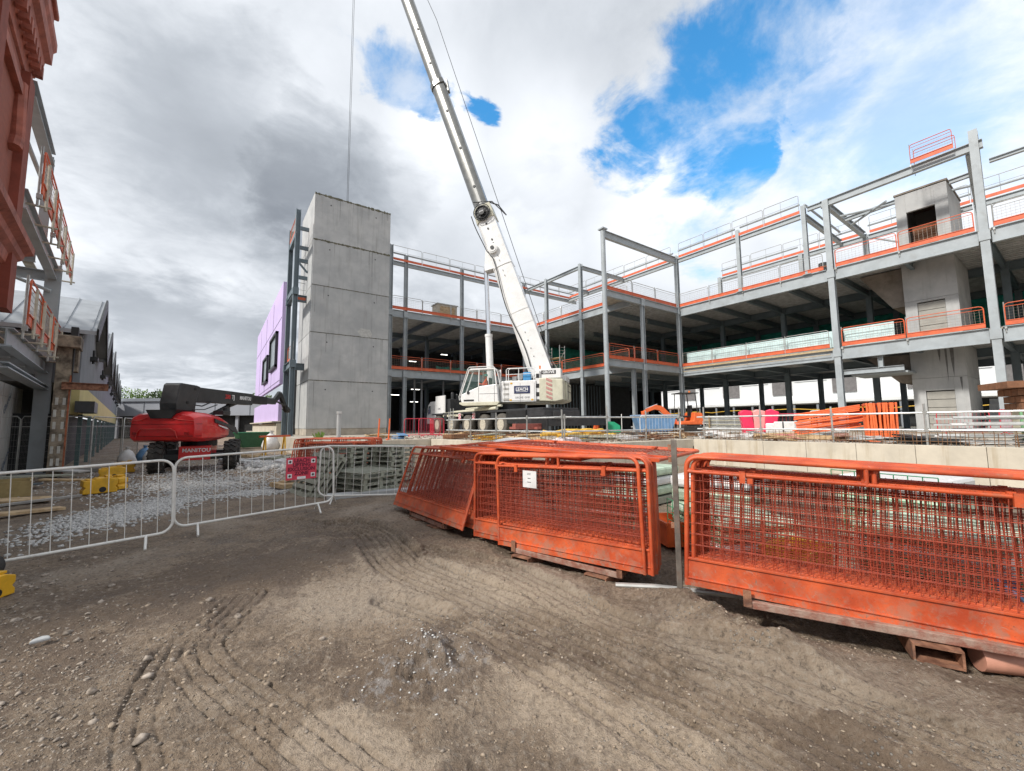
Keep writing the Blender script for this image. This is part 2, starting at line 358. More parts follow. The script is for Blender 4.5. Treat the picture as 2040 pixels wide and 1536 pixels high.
def trackd(x,y,pts):
    best=np.full(x.shape,1e9); sg=np.zeros(x.shape); al=np.zeros(x.shape); L0=0
    for (ax,ay),(bx,by) in zip(pts[:-1],pts[1:]):
        dx,dy=bx-ax,by-ay; l=math.hypot(dx,dy); t=np.clip(((x-ax)*dx+(y-ay)*dy)/l/l,0,1)
        ex,ey=x-ax-t*dx,y-ay-t*dy; d=np.hypot(ex,ey); s=(dx*ey-dy*ex)/l
        m=d<best; best=np.where(m,d,best); sg=np.where(m,np.sign(s)*d,sg); al=np.where(m,L0+t*l,al); L0+=l
    return sg,al,best
def sst(x,a,b): t=np.clip((x-a)/(b-a),0,1); return t*t*(3-2*t)
TR=[(smoothpts(a),b,c,d) for a,b,c,d in TR]
def ground_h(x,y,fine=True):
    r=np.hypot(x,y); h=.10*fbm(x,y,.22,3,1)+.05*fbm(x,y,.9,4,5)
    h*=sst(r,0,4)*.7+.3
    if fine:
        h=h+.040*fbm(x,y,4,5,11,.62)+.030*fbm(x,y,24,4,21,.72)
        lump=np.clip(fbm(x,y,9,4,31)-.10,0,1); h=h+.06*lump
        for pts,w,amp,ng in TR:
            s,al,d=trackd(x,y,pts); s=s+.022*fbm(al,al*0,2.0,3,41)+.022*fbm(al,s*2,12,3,42)
            inside=sst(-np.abs(s),-w,-w*.82)*(d<w*1.6)
            mod=np.clip(.25+1.3*(fbm(al,s*3,2.2,3,43)+.5),0,1.2)
            ph=s/w*ng*math.pi
            gr=-(np.clip(np.cos(ph+.9*fbm(al,s*4,6,3,46)),0,1)**2.2)*.042*mod*amp*(.25+1.15*vnoise(al*24,s*11,44))
            rim=np.exp(-((np.abs(s)-w*1.12)/.05)**2)*.018*amp*(d<w*2)*(.3+1.1*vnoise(al*6,s*3,47))
            h=h*(1-.55*inside)+inside*(gr-.015*amp)+rim
        # mound of spoil
        d=np.hypot((x-1.22)/1.0,(y-2.75)/1.0); h=h+.15*np.exp(-(d/.33)**2)*(1+1.8*fbm(x,y,7,5,51)); h=h-.06*np.exp(-(np.hypot(x-1.12,y-2.62)/.09)**2)
        # churned ridge in front of the panels
        h=h+.11*np.exp(-((x-3.35-.1*np.sin(y*3))/.22)**2)*sst(y,.9,1.5)*sst(-y,-3.0,-1.9)*(.6+1.6*(fbm(x,y,5,4,61)+.5))
    if fine:
        for (ax,ay),(bx,by),dp in (((3.75,2.0),(4.75,-.2),.13),((3.25,4.6),(3.8,2.7),.09),((3.1,7.4),(3.2,5.6),.07)):
            dx,dy=bx-ax,by-ay; l=math.hypot(dx,dy); t=np.clip(((x-ax)*dx+(y-ay)*dy)/l/l,0,1); d=np.hypot(x-ax-t*dx,y-ay-t*dy); h=h-dp*np.exp(-(d/.26)**2)*(.7+.6*(fbm(x,y,4,3,71)+.5))
    h=h*(1-sst(r,60,90)*.6)
    # the ground runs a little below the raised slab
    return h
SLAB=[(3.6,18.5),(8.4,18.4),(8.9,9.9),(15.6,9.6),(15.6,-14),(75,-14),(75,95),(3.6,95)]
fang=math.atan2(fw.y,fw.x)
A=np.concatenate([np.linspace(-math.pi,-1.15,50,endpoint=False),np.linspace(-1.15,1.15,960,endpoint=False),np.linspace(1.15,math.pi,50,endpoint=False)])
RR=np.concatenate([[.02],np.geomspace(.5,14,520),np.geomspace(14.3,900,110)])
AA,RG=np.meshgrid(A+fang,RR); X=RG*np.cos(AA); Y=RG*np.sin(AA); Z=ground_h(X,Y); Z[0,:]=Z[0,0]
nr,na=X.shape
me=bpy.data.meshes.new('ground'); co=np.stack([X,Y,Z],-1).reshape(-1,3)
idx=np.arange(nr*na).reshape(nr,na); nx=np.roll(idx,-1,1)
F=np.stack([idx[:-1],nx[:-1],nx[1:],idx[1:]],-1).reshape(-1,4)[:, ::-1]
me.vertices.add(len(co)); me.vertices.foreach_set('co',co.astype(np.float32).ravel())
me.loops.add(F.size); me.loops.foreach_set('vertex_index',F.astype(np.int32).ravel())
me.polygons.add(len(F)); me.polygons.foreach_set('loop_start',np.arange(0,F.size,4,dtype=np.int32)); me.polygons.foreach_set('loop_total',np.full(len(F),4,dtype=np.int32))
me.update(); me.validate()
me.polygons.foreach_set('use_smooth',[True]*len(me.polygons))
go=bpy.data.objects.new('ground',me); COL.objects.link(go); tag(go,kind='structure')
def groundmat():
    global nt,N,L
    m=bpy.data.materials.new('churned_mud'); m.use_nodes=True; nt=m.node_tree; N=nt.nodes; L=nt.links
    b=N['Principled BSDF']; geo=nd('ShaderNodeNewGeometry'); P=geo.outputs['Position']
    big=noise(P,.55,6,.6,.5,1); mid=noise(P,2.3,8,.68,.6,5); fine=noise(P,26,6,.7,0,9); vf=noise(P,110,4,.6,0,2)
    col=mixc(smooth(mid,.3,.7),(.135,.095,.063,1),(.31,.232,.162,1))
    col=mixc(M_('MULTIPLY',smooth(big,.48,.66),.75),col,(.42,.34,.26,1))
    col=mixc(M_('MULTIPLY',smooth(fine,.47,.72),.55),col,(.47,.41,.34,1))
    col=mixc(M_('MULTIPLY',smooth(fine,.48,.30),.75),col,(.07,.055,.043,1))
    def patch(x,y,rad,ex=1.0,ang=0):
        mp=nd('ShaderNodeMapping',vector_type='TEXTURE'); L.new(P,mp.inputs[0]); mp.inputs[1].default_value=(x,y,0); mp.inputs[2].default_value=(0,0,ang); mp.inputs[3].default_value=(rad*ex,rad,50)
        ln=nd('ShaderNodeVectorMath',operation='LENGTH'); L.new(mp.outputs[0],ln.inputs[0])
        return smooth(M_('ADD',ln.outputs['Value'],M_('MULTIPLY_ADD',M_('SUBTRACT',mid,.5),3.2,M_('MULTIPLY',M_('SUBTRACT',fine,.5),1.1))),1.12,.8)
    pale=M_('MAXIMUM',M_('MAXIMUM',patch(1.75,1.75,.34,2.2,-1.25),patch(.62,2.35,.22,2.0,-1.0)),M_('MULTIPLY',patch(2.55,3.2,.3,3.0,-1.3),.6))
    dk=M_('MAXIMUM',M_('MAXIMUM',patch(1.35,2.75,.5,1.5,-.4),patch(2.6,.7,.3,2.4,-1.4)),M_('MAXIMUM',patch(.3,5.6,1.0,1.8,.3),patch(-1.2,4.6,.7,1.6,1.3)))
    col=mixc(M_('MULTIPLY',dk,.55),col,(.15,.103,.070,1))
    col=mixc(M_('MULTIPLY',pale,M_('MULTIPLY_ADD',smooth(fine,.3,.6),.5,.35)),col,(.50,.40,.30,1))
    fr=M_('MULTIPLY',patch(1.22,2.72,.34,1.2,0),smooth(noise(P,14,6,.7,0,31),.5,.62)); col=mixc(M_('MULTIPLY',fr,.4),col,(.46,.45,.45,1))
    vo=nd('ShaderNodeTexVoronoi'); L.new(P,vo.inputs[0]); vo.inputs['Scale'].default_value=34; 
    st=M_('MULTIPLY',smooth(vo.outputs['Distance'],.30,.18),smooth(noise(P,1.6,5,.6,0,12),.50,.62))
    col=mixc(M_('MULTIPLY',st,.8),col,mixc(vo.outputs['Color'],(.22,.20,.18,1),(.45,.42,.38,1)))
    L.new(col,b.inputs['Base Color'])
    L.new(M_('MULTIPLY_ADD',smooth(mid,.25,.6),.4,.5),b.inputs['Roughness'])
    bp=nd('ShaderNodeBump'); bp.inputs['Strength'].default_value=1.0; bp.inputs['Distance'].default_value=.035
    hh=M_('MULTIPLY_ADD',fine,1.1,M_('MULTIPLY',vf,.6)); hh=M_('ADD',hh,M_('MULTIPLY',st,.5)); hh=M_('ADD',hh,mid)
    L.new(hh,bp.inputs['Height']); L.new(bp.outputs[0],b.inputs['Normal'])
    return m
me.materials.append(groundmat())
# ------------------------------------------------------------------ loose stone
def icos():
    t=(1+5**.5)/2; v=np.array([(-1,t,0),(1,t,0),(-1,-t,0),(1,-t,0),(0,-1,t),(0,1,t),(0,-1,-t),(0,1,-t),(t,0,-1),(t,0,1),(-t,0,-1),(-t,0,1)],float); v/=np.linalg.norm(v[0])
    f=np.array([(0,11,5),(0,5,1),(0,1,7),(0,7,10),(0,10,11),(1,5,9),(5,11,4),(11,10,2),(10,7,6),(7,1,8),(3,9,4),(3,4,2),(3,2,6),(3,6,8),(3,8,9),(4,9,5),(2,4,11),(6,2,10),(8,6,7),(9,8,1)]); return v,f
def rocks(name,xy,size,mt,sink=.25,base=None):
    n=len(xy); v,f=icos(); V=v[None]*(1+.35*(rng.random((n,12,1))-.5)*2)
    V=V*size[:,None,None]*np.stack([rng.uniform(.7,1.3,n),rng.uniform(.6,1.1,n),rng.uniform(.4,.8,n)],-1)[:,None,:]
    a=rng.uniform(0,6.28,n); c,s=np.cos(a)[:,None],np.sin(a)[:,None]
    x=V[...,0]*c-V[...,1]*s; y=V[...,0]*s+V[...,1]*c; z=V[...,2]
    h=ground_h(xy[:,0],xy[:,1]) if base is None else base(xy[:,0],xy[:,1])
    co=np.stack([x+xy[:,0:1],y+xy[:,1:2],z+(h+size*(.5-sink)*.6)[:,None]],-1).reshape(-1,3)
    F=(f[None]+12*np.arange(n)[:,None,None]).reshape(-1,3)
    me=bpy.data.meshes.new(name); me.vertices.add(len(co)); me.vertices.foreach_set('co',co.astype(np.float32).ravel())
    me.loops.add(F.size); me.loops.foreach_set('vertex_index',F.astype(np.int32).ravel())
    me.polygons.add(len(F)); me.polygons.foreach_set('loop_start',np.arange(0,F.size,3,dtype=np.int32)); me.polygons.foreach_set('loop_total',np.full(len(F),3,dtype=np.int32))
    me.update(); me.materials.append(mt); o=bpy.data.objects.new(name,me); COL.objects.link(o); return tag(o,kind='stuff')
GRAV=mat('pale_gravel_stone',(.42,.41,.40),.85,0,.35,30,c2=(.50,.49,.47))
GRAVB=mat('mixed_rubble_stone',(.20,.16,.125),.9,0,.4,22,c2=(.31,.265,.22),dirt=.4,dirtc=(.10,.07,.05),ds=7)
def blobpts(n,cx,cy,sx,sy,ang=0):
    p=rng.normal(0,1,(n,2))*[sx,sy]; c,s=math.cos(ang),math.sin(ang); return p@np.array([[c,s],[-s,c]])+[cx,cy]
# scattered rubble near and at the left edge
def frustum(n,r0,r1,a0,a1,pw=1.0):
    r=r0*(r1/r0)**(rng.random(n)**pw); a=fang+rng.uniform(a0,a1,n); return np.stack([r*np.cos(a),r*np.sin(a)],-1)
pts=np.concatenate([frustum(2200,2.2,12,-1,.9),blobpts(2600,-1.3,4.6,.55,1.5,.2),blobpts(1500,-.75,3.3,.35,.7),blobpts(80,1.22,2.75,.32,.3)])
rocks('rubble',pts,rng.lognormal(-5.35,.4,len(pts))*(.8+.12*np.hypot(pts[:,0],pts[:,1])),GRAVB)['label']='small brown stones and broken rubble scattered over the mud'
CLOD=mat('mud_clod',(.19,.145,.105),.95,0,.4,20,c2=(.30,.24,.18))
pts=frustum(16000,1.0,9,-.95,.95,1.1); m_=vnoise(pts[:,0]*1.7,pts[:,1]*1.7,77)>.42; pts=pts[m_]
rocks('mud_clods',pts,rng.lognormal(-5.45,.5,len(pts))*(.7+.16*np.hypot(pts[:,0],pts[:,1])),CLOD,sink=.5)['label']='crumbled brown clods over the mud'
pts=blobpts(200,-2.0,6.0,.9,2.0,.3); rocks('rubble_lumps',pts,rng.uniform(.015,.04,len(pts)),GRAVB)
pts=blobpts(140,1.22,2.75,.24,.2); rocks('pale_crumbs',pts,rng.uniform(.004,.011,len(pts)),GRAV)
pts=np.concatenate([blobpts(4200,-1.25,10.9,.36,.9,-.4),blobpts(2600,-.3,14.6,.9,1.0,.3),blobpts(1500,1.0,12.0,.5,.3),blobpts(2600,-.4,18.5,2.0,2.3)])
rocks('gravel',pts,rng.uniform(.02,.042,len(pts)),GRAV)['label']='pale loose gravel spread on the track behind the white barriers'

# ------------------------------------------------------------------ raised slab and its retaining wall
SZ=.9
mb=MB(); mb.prism(SLAB,-.3,SZ); o=mb.build('slab',CONCS); tag(o,kind='structure')
wall=thing('retaining_wall','pale cream concrete retaining wall along the slab edge behind the orange panels','retaining wall',(15.6,9.6,0))
def wallrun(p,q,top,base=-.1,t=.22,panel=1.25):
    p=Vector(p);q=Vector(q);d=q-p;l=d.length;n=max(1,round(l/panel));d/=l
    for i in range(n):
        a=p+d*(l*i/n+.004); b=p+d*(l*(i+1)/n-.004)
        mb=MB(); mb.bar((a.x-15.6,a.y-9.6,(top+base)/2),(b.x-15.6,b.y-9.6,(top+base)/2),t,top-base); mb.build('wall_panel',CONCL,wall,bevel=.008)
wallrun((3.45,18.35),(8.25,18.25),SZ+.03); wallrun((8.3,18.1),(8.78,9.75),SZ+.03); wallrun((8.95,9.72),(15.3,9.42),SZ+.03); wallrun((15.45,9.3),(15.45,-6),SZ+.03)
mb=MB(); mb.path([(-.265+0,-9.6+3.96+.05*math.cos(a*math.pi/8),.30+.05*math.sin(a*math.pi/8)) for a in range(16)],.012,6,True); mb.build('painted_ring_mark',mat('blue_spray_paint',(.05,.25,.5),.6),wall)

# ------------------------------------------------------------------ steel framed building
F1,F2,RZ=6.2,11.3,15.6
bld=thing('steel_frame_building','unfinished grey steel framed building with open decks round the courtyard','building')
def col(x,y,z0,z1,s=.32,m=STEEL,ax='y'):
    mb=MB(); 
    if ax=='y': mb.ibeam((x,y,z0),(x,y,z1),s,s,.035,(1,0,0))
    else: mb.ibeam((x,y,z0),(x,y,z1),s,s,.035,(0,1,0))
    mb.box((x,y,z0+.02),(s+.2,s+.2,.04)); 
    for z in (F1-.35,F2-.35):
        if z0<z<z1: mb.box((x,y,z),(s+.08,s+.08,.5))
    return mb.build('column',m,bld)
def beam(p,q,h=.5,w=.24,m=STEEL,name='beam'):
    mb=MB(); mb.ibeam(p,q,w,h,.035); return mb.build(name,m,bld)
def deck(x0,x1,y0,y1,zt,along='y',m=CONCS):
    mb=MB(); mb.box(((x0+x1)/2,(y0+y1)/2,zt-.05),(x1-x0,y1-y0,.10)); mb.build('deck',m,bld)
    mb=MB(); zb=zt-.105   # ribbed soffit sheet
    a0,a1,b0,b1=(x0,x1,y0,y1) if along=='y' else (y0,y1,x0,x1)
    n=int((a1-a0)/.42); st=(a1-a0)/n; prof=[]
    for i in range(n):
        a=a0+i*st; prof+=[(a,0),(a+st*.42,0),(a+st*.5,-.10),(a+st*.92,-.10)]
    prof.append((a1,0)); V=[]
    for a,z in prof:
        V+= [(a,b0,zb+z),(a,b1,zb+z)] if along=='y' else [(b0,a,zb+z),(b1,a,zb+z)]
    mb.add(V,[(2*i,2*i+1,2*i+3,2*i+2) for i in range(len(prof)-1)]); mb.build('soffit',DECKS,bld,fix=False)
# facade columns
CX=31.7
for y,z1,s in((20.03,15.9,.30),(9.18,15.9,.32),(2.64,16.7,.33),(-4.5,16.0,.3)): col(CX,y,SZ,z1,s)
for y in(14.8,10.44): col(CX,y,F2,16.1,.25)
mb=MB(); mb.tube((22.53,20.03,SZ),(22.53,20.03,15.75),.17,20); mb.box((22.53,20.03,15.8),(.5,.5,.1)); mb.build('column',STEEL,bld,smooth=True)
col(26.8,20.03,SZ,F2,.26); col(25.82,20.3,SZ,F1-.5,.26)
for y in(25.7,30.4): col(25.82,y,SZ,15.75,.29)
for x in(12.75,18.2,25.5): col(x,33.63,SZ,16.25,.28)
col(11.35,33.4,SZ,16.8,.28)
for x,y,z1 in((4.05,31.7,16.9),(4.05,35.0,16.6)): col(x,y,SZ,z1,.3,STEELD)
# main edge beams
for z,h in((F1,.78),(F2,.78)):
    for a,b in((-11,-4.7),(-4.3,2.4),(2.87,8.96),(9.4,19.8)): beam((CX,a,z-h/2),(CX,b,z-h/2),h,.26)
    beam((22.8,20.03,z-.27),(26.6,20.03,z-.27),.5); beam((27.0,20.03,z-.27),(31.5,20.03,z-.27),.5)
    for a,b in((20.4,25.5),(25.9,30.2),(30.6,33.4)): beam((25.82,a,z-.33),(25.82,b,z-.33),.62)
    for a,b in((11.6,12.55),(12.95,18.0),(18.4,25.3)): beam((a,33.63,z-.33),(b,33.63,z-.33),.62)
    beam((4.05,31.9,z-.3),(4.05,34.8,z-.3),.5,.24,STEELD); beam((4.3,33.6,z-.3),(11.1,33.6,z-.3),.5,.24,STEELD)
beam((25.6,20.5,F1-.28),(22.8,20.2,F1-.28),.45)
# roof level
def roofline(p,q,n_=''):
    p=Vector(p);q=Vector(q)
    beam(p+Vector((0,0,-.15)),q+Vector((0,0,-.15)),.34,.22)
    mb=MB(); mb.tube(p+Vector((0,0,.72)),q+Vector((0,0,.72)),.075,8); mb.build('roof_tie',STEEL,bld)
for a,b in((10.65,14.6),(15.0,19.8)): roofline((CX,a,15.55),(CX,b,15.55))
for a,b in((11.55,12.6),(12.9,18.0),(18.4,25.3),(25.7,33.0)): roofline((a,33.63,15.5),(b,33.63,15.5))
roofline((31.7,20.3,15.5),(31.7,33.4,15.5))
beam((22.75,20.03,15.45),(31.5,20.03,15.45),.55,.26)
beam((25.82,25.9,15.45),(25.82,30.2,15.45),.3,.22); beam((25.82,30.6,15.45),(25.82,33.4,15.45),.3,.22)
for y in(25.7,30.4): beam((26.05,y,15.45),(31.6,y,15.45),.34,.22)
beam((CX,9.45,15.7),(CX,2.35,15.85),.45,.26); beam((CX,10.2,15.75),(CX,9.45,15.75),.3,.22)
beam((CX,2.2,14.8),(CX,-9,14.8),.2,.2)
# rear row of the right wing
for y in(20.0,13.2,9.0,3.4): col(38.8,y,F2,15.4,.3)
for a,b in((13.4,19.8),(9.2,13.0),(3.6,8.8),(-6,3.2)): roofline((38.8,a,15.3),(38.8,b,15.3))
for y in(10.44,): roofline((31.95,y,15.55),(38.6,y,15.4))
beam((31.95,9.18,15.65),(38.6,9.0,15.3),.42,.24); beam((31.95,2.9,15.75),(38.6,3.4,15.3),.36,.22)
for p,q in(((33.6,9.0,15.3),(35.6,3.2,15.3)),((35.6,9.0,15.2),(33.4,6.6,15.2)),((38.8,3.6,12.0),(38.8,8.6,15.0))):
    mb=MB(); mb.tube(p,q,.07,6); mb.build('brace',STEEL,bld)
beam((34.6,9.0,15.35),(34.6,2.9,15.6),.26,.2)
# interior columns and floor beams, their shade put into a darker steel colour
ys=[-4.5,2.6,9.1,14.8,20.0,26.5,33.3]
for x in(38.8,45.9):
    for y in ys: col(x,y,SZ,F2-.15,.34,STEELD)
for x in(12.75,18.2,25.5):
    for y in(41.5,49): col(x,y,SZ,F2-.15,.34,STEELD)
for z in(F1,F2):
    for x in(38.8,45.9): beam((x,-11,z-.45),(x,33.4,z-.45),.55,.24,STEELD)
    for y in ys[:]+[-1,5.8,11.9,17.4,23.3,30]: beam((31.9 if y>=20.2 or y<20 else 32,y,z-.42),(47,y,z-.42),.42,.2,STEELD)
    for y in(23.3,): beam((26,y,z-.42),(31.6,y,z-.42),.4,.2,STEELD)
    for x in(15.4,18.2,21.8,25.5,28.6): beam((x,33.9,z-.42),(x,50,z-.42),.42,.2,STEELD)
    beam((11,41.5,z-.45),(46,41.5,z-.45),.5,.24,STEELD)
for z in(F1,F2):
    deck(31.72,47,-11,33.6,z); deck(25.84,31.70,20.05,33.6,z); deck(10.95,47,33.65,50,z,'x')
    mb=MB(); mb.prism([(22.5,20.06),(25.82,20.06),(25.82,22.9)],z-.12,z); mb.build('deck',CONCS,bld)
# pale screed upstand under the first deck edge of the right wing
mb=MB(); mb.box((CX-.16,14.5,F1-.12),(.05,10.4,.12)); mb.tube((CX-.22,9.5,F1-.42),(CX-.22,19.7,F1-.42),.025,6); mb.build('edge_trim',mat('tan_trim',(.45,.34,.2),.7),bld)
# dark rear walls
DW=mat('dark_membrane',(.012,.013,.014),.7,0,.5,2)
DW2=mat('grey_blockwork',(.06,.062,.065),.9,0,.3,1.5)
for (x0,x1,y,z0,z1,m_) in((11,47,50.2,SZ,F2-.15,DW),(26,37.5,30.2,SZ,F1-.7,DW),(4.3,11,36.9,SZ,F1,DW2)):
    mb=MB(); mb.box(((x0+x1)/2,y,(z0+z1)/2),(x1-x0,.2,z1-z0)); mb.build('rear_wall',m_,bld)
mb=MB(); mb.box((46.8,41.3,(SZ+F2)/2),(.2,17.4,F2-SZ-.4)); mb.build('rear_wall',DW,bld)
mb=MB()
for i in range(16): mb.box((26.3+i*.42,30.05,SZ+2.3),(.05,.05,4.4))
mb.build('wall_studs',STEELD,bld)
for i,(x,y,z) in enumerate([(13.5,38,4.4),(16.2,40,3.9),(15.1,37,4.9),(20.5,42,9.4),(17.2,43,8.5),(14.4,44,9.0)]):
    mb=MB(); mb.box((x,y,z),(.8,.1,.04)); mb.build('tube_lamp',LAMP,bld)
for x in(14.6,15.3,17.5):
    mb=MB(); mb.tube((x,36,SZ),(x,36,F1-.5),.1,8); mb.build('pipe',mat('grey_pipe',(.3,.32,.34),.5),bld)
# small mezzanine box left of the concrete core
mb=MB(); mb.ibeam((31.9,9.0,4.6),(31.9,6.2,4.6),.2,.3); mb.box((33.4,7.4,4.4),(2.6,2.6,.1)); mb.ibeam((31.9,7.2,4.7),(31.9,7.2,5.5),.22,.22); mb.build('mezzanine',STEEL,bld)

# concrete core with stair flights in the right wing
core=thing('concrete_core','grey precast concrete lift core rising through the right wing decks','concrete core',(34,4.05,SZ))
CH=[SZ,3.3+.3,6.15,8.6,11.25,13.2,15.55]
jy=[SZ,4.2,6.18,8.5,11.28]
def corepiece(z0,z1,op=None):
    mb=MB(); W,Dp=2.27,4.2; t=.2
    z0-=SZ;z1-=SZ; hh=z1-z0-.012
    mb.box((t/2+Dp-t,W/2,z0+hh/2),(t,W,hh)); mb.box((Dp/2,t/2,z0+hh/2),(Dp-2*t-.004,t,hh)); mb.box((Dp/2,W-t/2,z0+hh/2),(Dp-2*t-.004,t,hh))
    if op:
        a,b,zt=op; zt-=SZ
        mb.box((t/2,a/2,z0+hh/2),(t,a,hh)); mb.box((t/2,(W+b)/2,z0+hh/2),(t,W-b,hh))
        if zt<z1: mb.box((t/2,(a+b)/2,(zt+z1-.012)/2),(t,b-a,z1-zt-.012))
    else: mb.box((t/2,W/2,z0+hh/2),(t,W,hh))
    mb.build('core_panel',CONC,core,bevel=.01)
corepiece(SZ,4.05,(.55,1.72,3.3)); corepiece(4.05,6.0); corepiece(6.25,8.75,(.55,1.72,8.6)); corepiece(8.75,11.1); corepiece(11.3,15.5,(.55,1.8,14.3))
SHUT=mat('grey_shutter_board',(.32,.31,.28),.6,0,.1,2)
for z0,z1 in((SZ,3.25),(6.25,8.55)):
    mb=MB(); n=5
    for i in range(n): a=z0+(z1-z0)*i/n; mb.box((.08,1.13,(a+(z1-z0)/n/2)-SZ),(.06,1.14,(z1-z0)/n-.03))
    mb.build('shutter',SHUT,core)
mb=MB(); mb.box((.9,1.1,12.3-SZ),(.05,1.3,2.4)); mb.build('timber_backing',WOODB,core)
DCON=mat('stained_stair_concrete',(.24,.21,.18),.9,0,.25,1.2,dirt=.5,dirtc=(.12,.09,.07),ds=1)
for zt,zb in((11.0,8.6),(5.6,3.9)):
    mb=MB(); mb.prism([(4.4,zt-SZ),(2.28,zt-SZ),(2.28,zb-SZ),(2.9,zb-SZ)],.35,3.6,axis='x'); mb.build('stair_flight',DCON,core)
mb=MB(); mb.box((2.1,1.13,15.57-SZ),(4.3,2.36,.1)); mb.build('cap',DCON,core)
WET=mat('wet_stain',(.13,.13,.13),.6)
for y,w_,z0,z1 in((.42,.18,4.0,5.95),(.7,.1,3.7,5.95),(.95,.14,4.9,5.95),(.2,.1,3.2,4.0)):
    mb=MB(); mb.prism([(y,z1-SZ),(y+w_,z1-SZ),(y+w_*.8,(z0+z1)/2-SZ),(y+w_*.45,z0-SZ),(y+w_*.1,(z0+z1)/2-SZ)],-.004,.0,axis='x'); mb.build('wet_streak',WET,core)

# concrete tower
tw=thing('concrete_tower','tall pale grey precast concrete tower of five stacked units','tower',(5.05,31.5,SZ))
TZ=[1.38,4.78,8.2,11.62,15.0,18.48]
mbx=MB(); mbx.box((2.78,2.7,.24),(5.5,5.3,.46)); mbx.build('footing',CONCS,tw)
for i in range(5):
    z0,z1=TZ[i]-SZ,TZ[i+1]-SZ-.03; W,Dp,t=5.55,5.4,.22
    mb=MB(); mb.box((W/2,t/2,(z0+z1)/2),(W,t,z1-z0)); mb.box((W/2,Dp-t/2,(z0+z1)/2),(W,t,z1-z0)); mb.box((t/2,Dp/2,(z0+z1)/2),(t,Dp-2*t-.002,z1-z0)); mb.box((W-t/2,Dp/2,(z0+z1)/2),(t,Dp-2*t-.002,z1-z0))
    mb.build('tower_unit',CONC,tw,bevel=.015)
GROUT=mat('mossy_grout',(.13,.125,.09),.95,0,.4,6,bump=.6,bs=12)
for i,(z,hgt) in enumerate([(TZ[4]-SZ-.03,.11),(TZ[3]-SZ-.02,.035),(TZ[2]-SZ-.02,.03),(TZ[1]-SZ-.02,.03)]):
    mb=MB()
    for k in range(60):
        x=5.55*(k+.5)/60; hh=hgt*random.uniform(.35,1.5); mb.box((x,-.006+0*x,z+random.uniform(-.3,.1)*hgt),(5.55/60+.004,.02,hh))
    mb.build('joint_grout',GROUT,tw)
mb=MB()
for k in range(50): mb.box((5.55*(k+.5)/50,-.004,TZ[5]-SZ-.09),(.11,.012,random.uniform(.05,.22)))
mb.build('top_stain',GROUT,tw)
mb=MB(); mb.prism([(3.2,7.65),(3.45,7.95),(4.1,7.9),(4.3,7.6),(4.2,7.3),(3.5,7.25)],-.004,.0,axis='y'); mb.build('patch',mat('patch_plaster',(.45,.45,.43),.9),tw)

SOC=mat('socket_shadow',(.08,.08,.08),.9)
for i in range(5):
    for x in(1.1,4.4):
        mb=MB(); mb.tube((x,-.006,TZ[i]-SZ+2.75),(x,.0,TZ[i]-SZ+2.75),.05,10); mb.build('lifting_socket',SOC,tw)
WS=mat('water_run',(.22,.22,.21),.9)
for k in range(16):
    x=random.uniform(.2,5.3); i=random.choice([0,1,2,3,4,4]); zt=TZ[i+1]-SZ-.06; l_=random.uniform(.5,2.2); w_=random.uniform(.015,.05)
    mb=MB(); mb.prism([(x,zt),(x+w_,zt),(x+w_*.7+random.uniform(-.02,.02),zt-l_),(x+w_*.3,zt-l_)],-.002,.0,axis='y'); mb.build('water_run',WS,tw)
# lilac wall with two window openings covered in dark film
lw=thing('lilac_wall','lilac sheathed gable wall with two black framed windows beside the tower','wall',(4.0,37.1,SZ))
mb=MB(); mb.box((0,12.9,2.0),(.25,25.8,2.0-.02)); mb.box((0,12.9,8.15),(.25,25.8,8.28+.0)); mb.build('sheathing',LILAC,lw)
mb=MB(); mb.box((-.0,12.9,.45),(.45,26.2,.9)); mb.box((-.2,12.9,1.03),(.7,26.0,.1)); mb.build('base_course',CONCL,lw)
for y0,y1,z0,z1 in((2.0,7.2,5.6,8.6),(9.2,14.0,5.0,7.6)):
    # the wall is seen from its courtyard side
    mb=MB(); 
    for a,b,c,d in((y0,y1,z1-.2,z1),(y0,y1,z0,z0+.2),(y0,y0+.22,z0,z1),(y1-.22,y1,z0,z1)): mb.box((-.2,(a+b)/2,(c+d)/2),(.28,b-a,d-c))
    w_=mb.build('window',BLACK,lw)
    mb=MB(); mb.box((-.16,(y0+y1)/2,(z0+z1)/2),(.06,y1-y0-.4,z1-z0-.4)); mb.build('pane',mat('grey_film_glass',(.2,.23,.25),.3,0,.3,3),w_)
mb=MB()
for z in(4.3,9.4): mb.box((-.13,12.9,z),(.03,25.6,.04))
for y in(6.5,13,19.5): mb.box((-.13,y,8),(.03,.03,7.8))
mb.build('board_joints',mat('joint_grey',(.2,.17,.25),.7),lw)
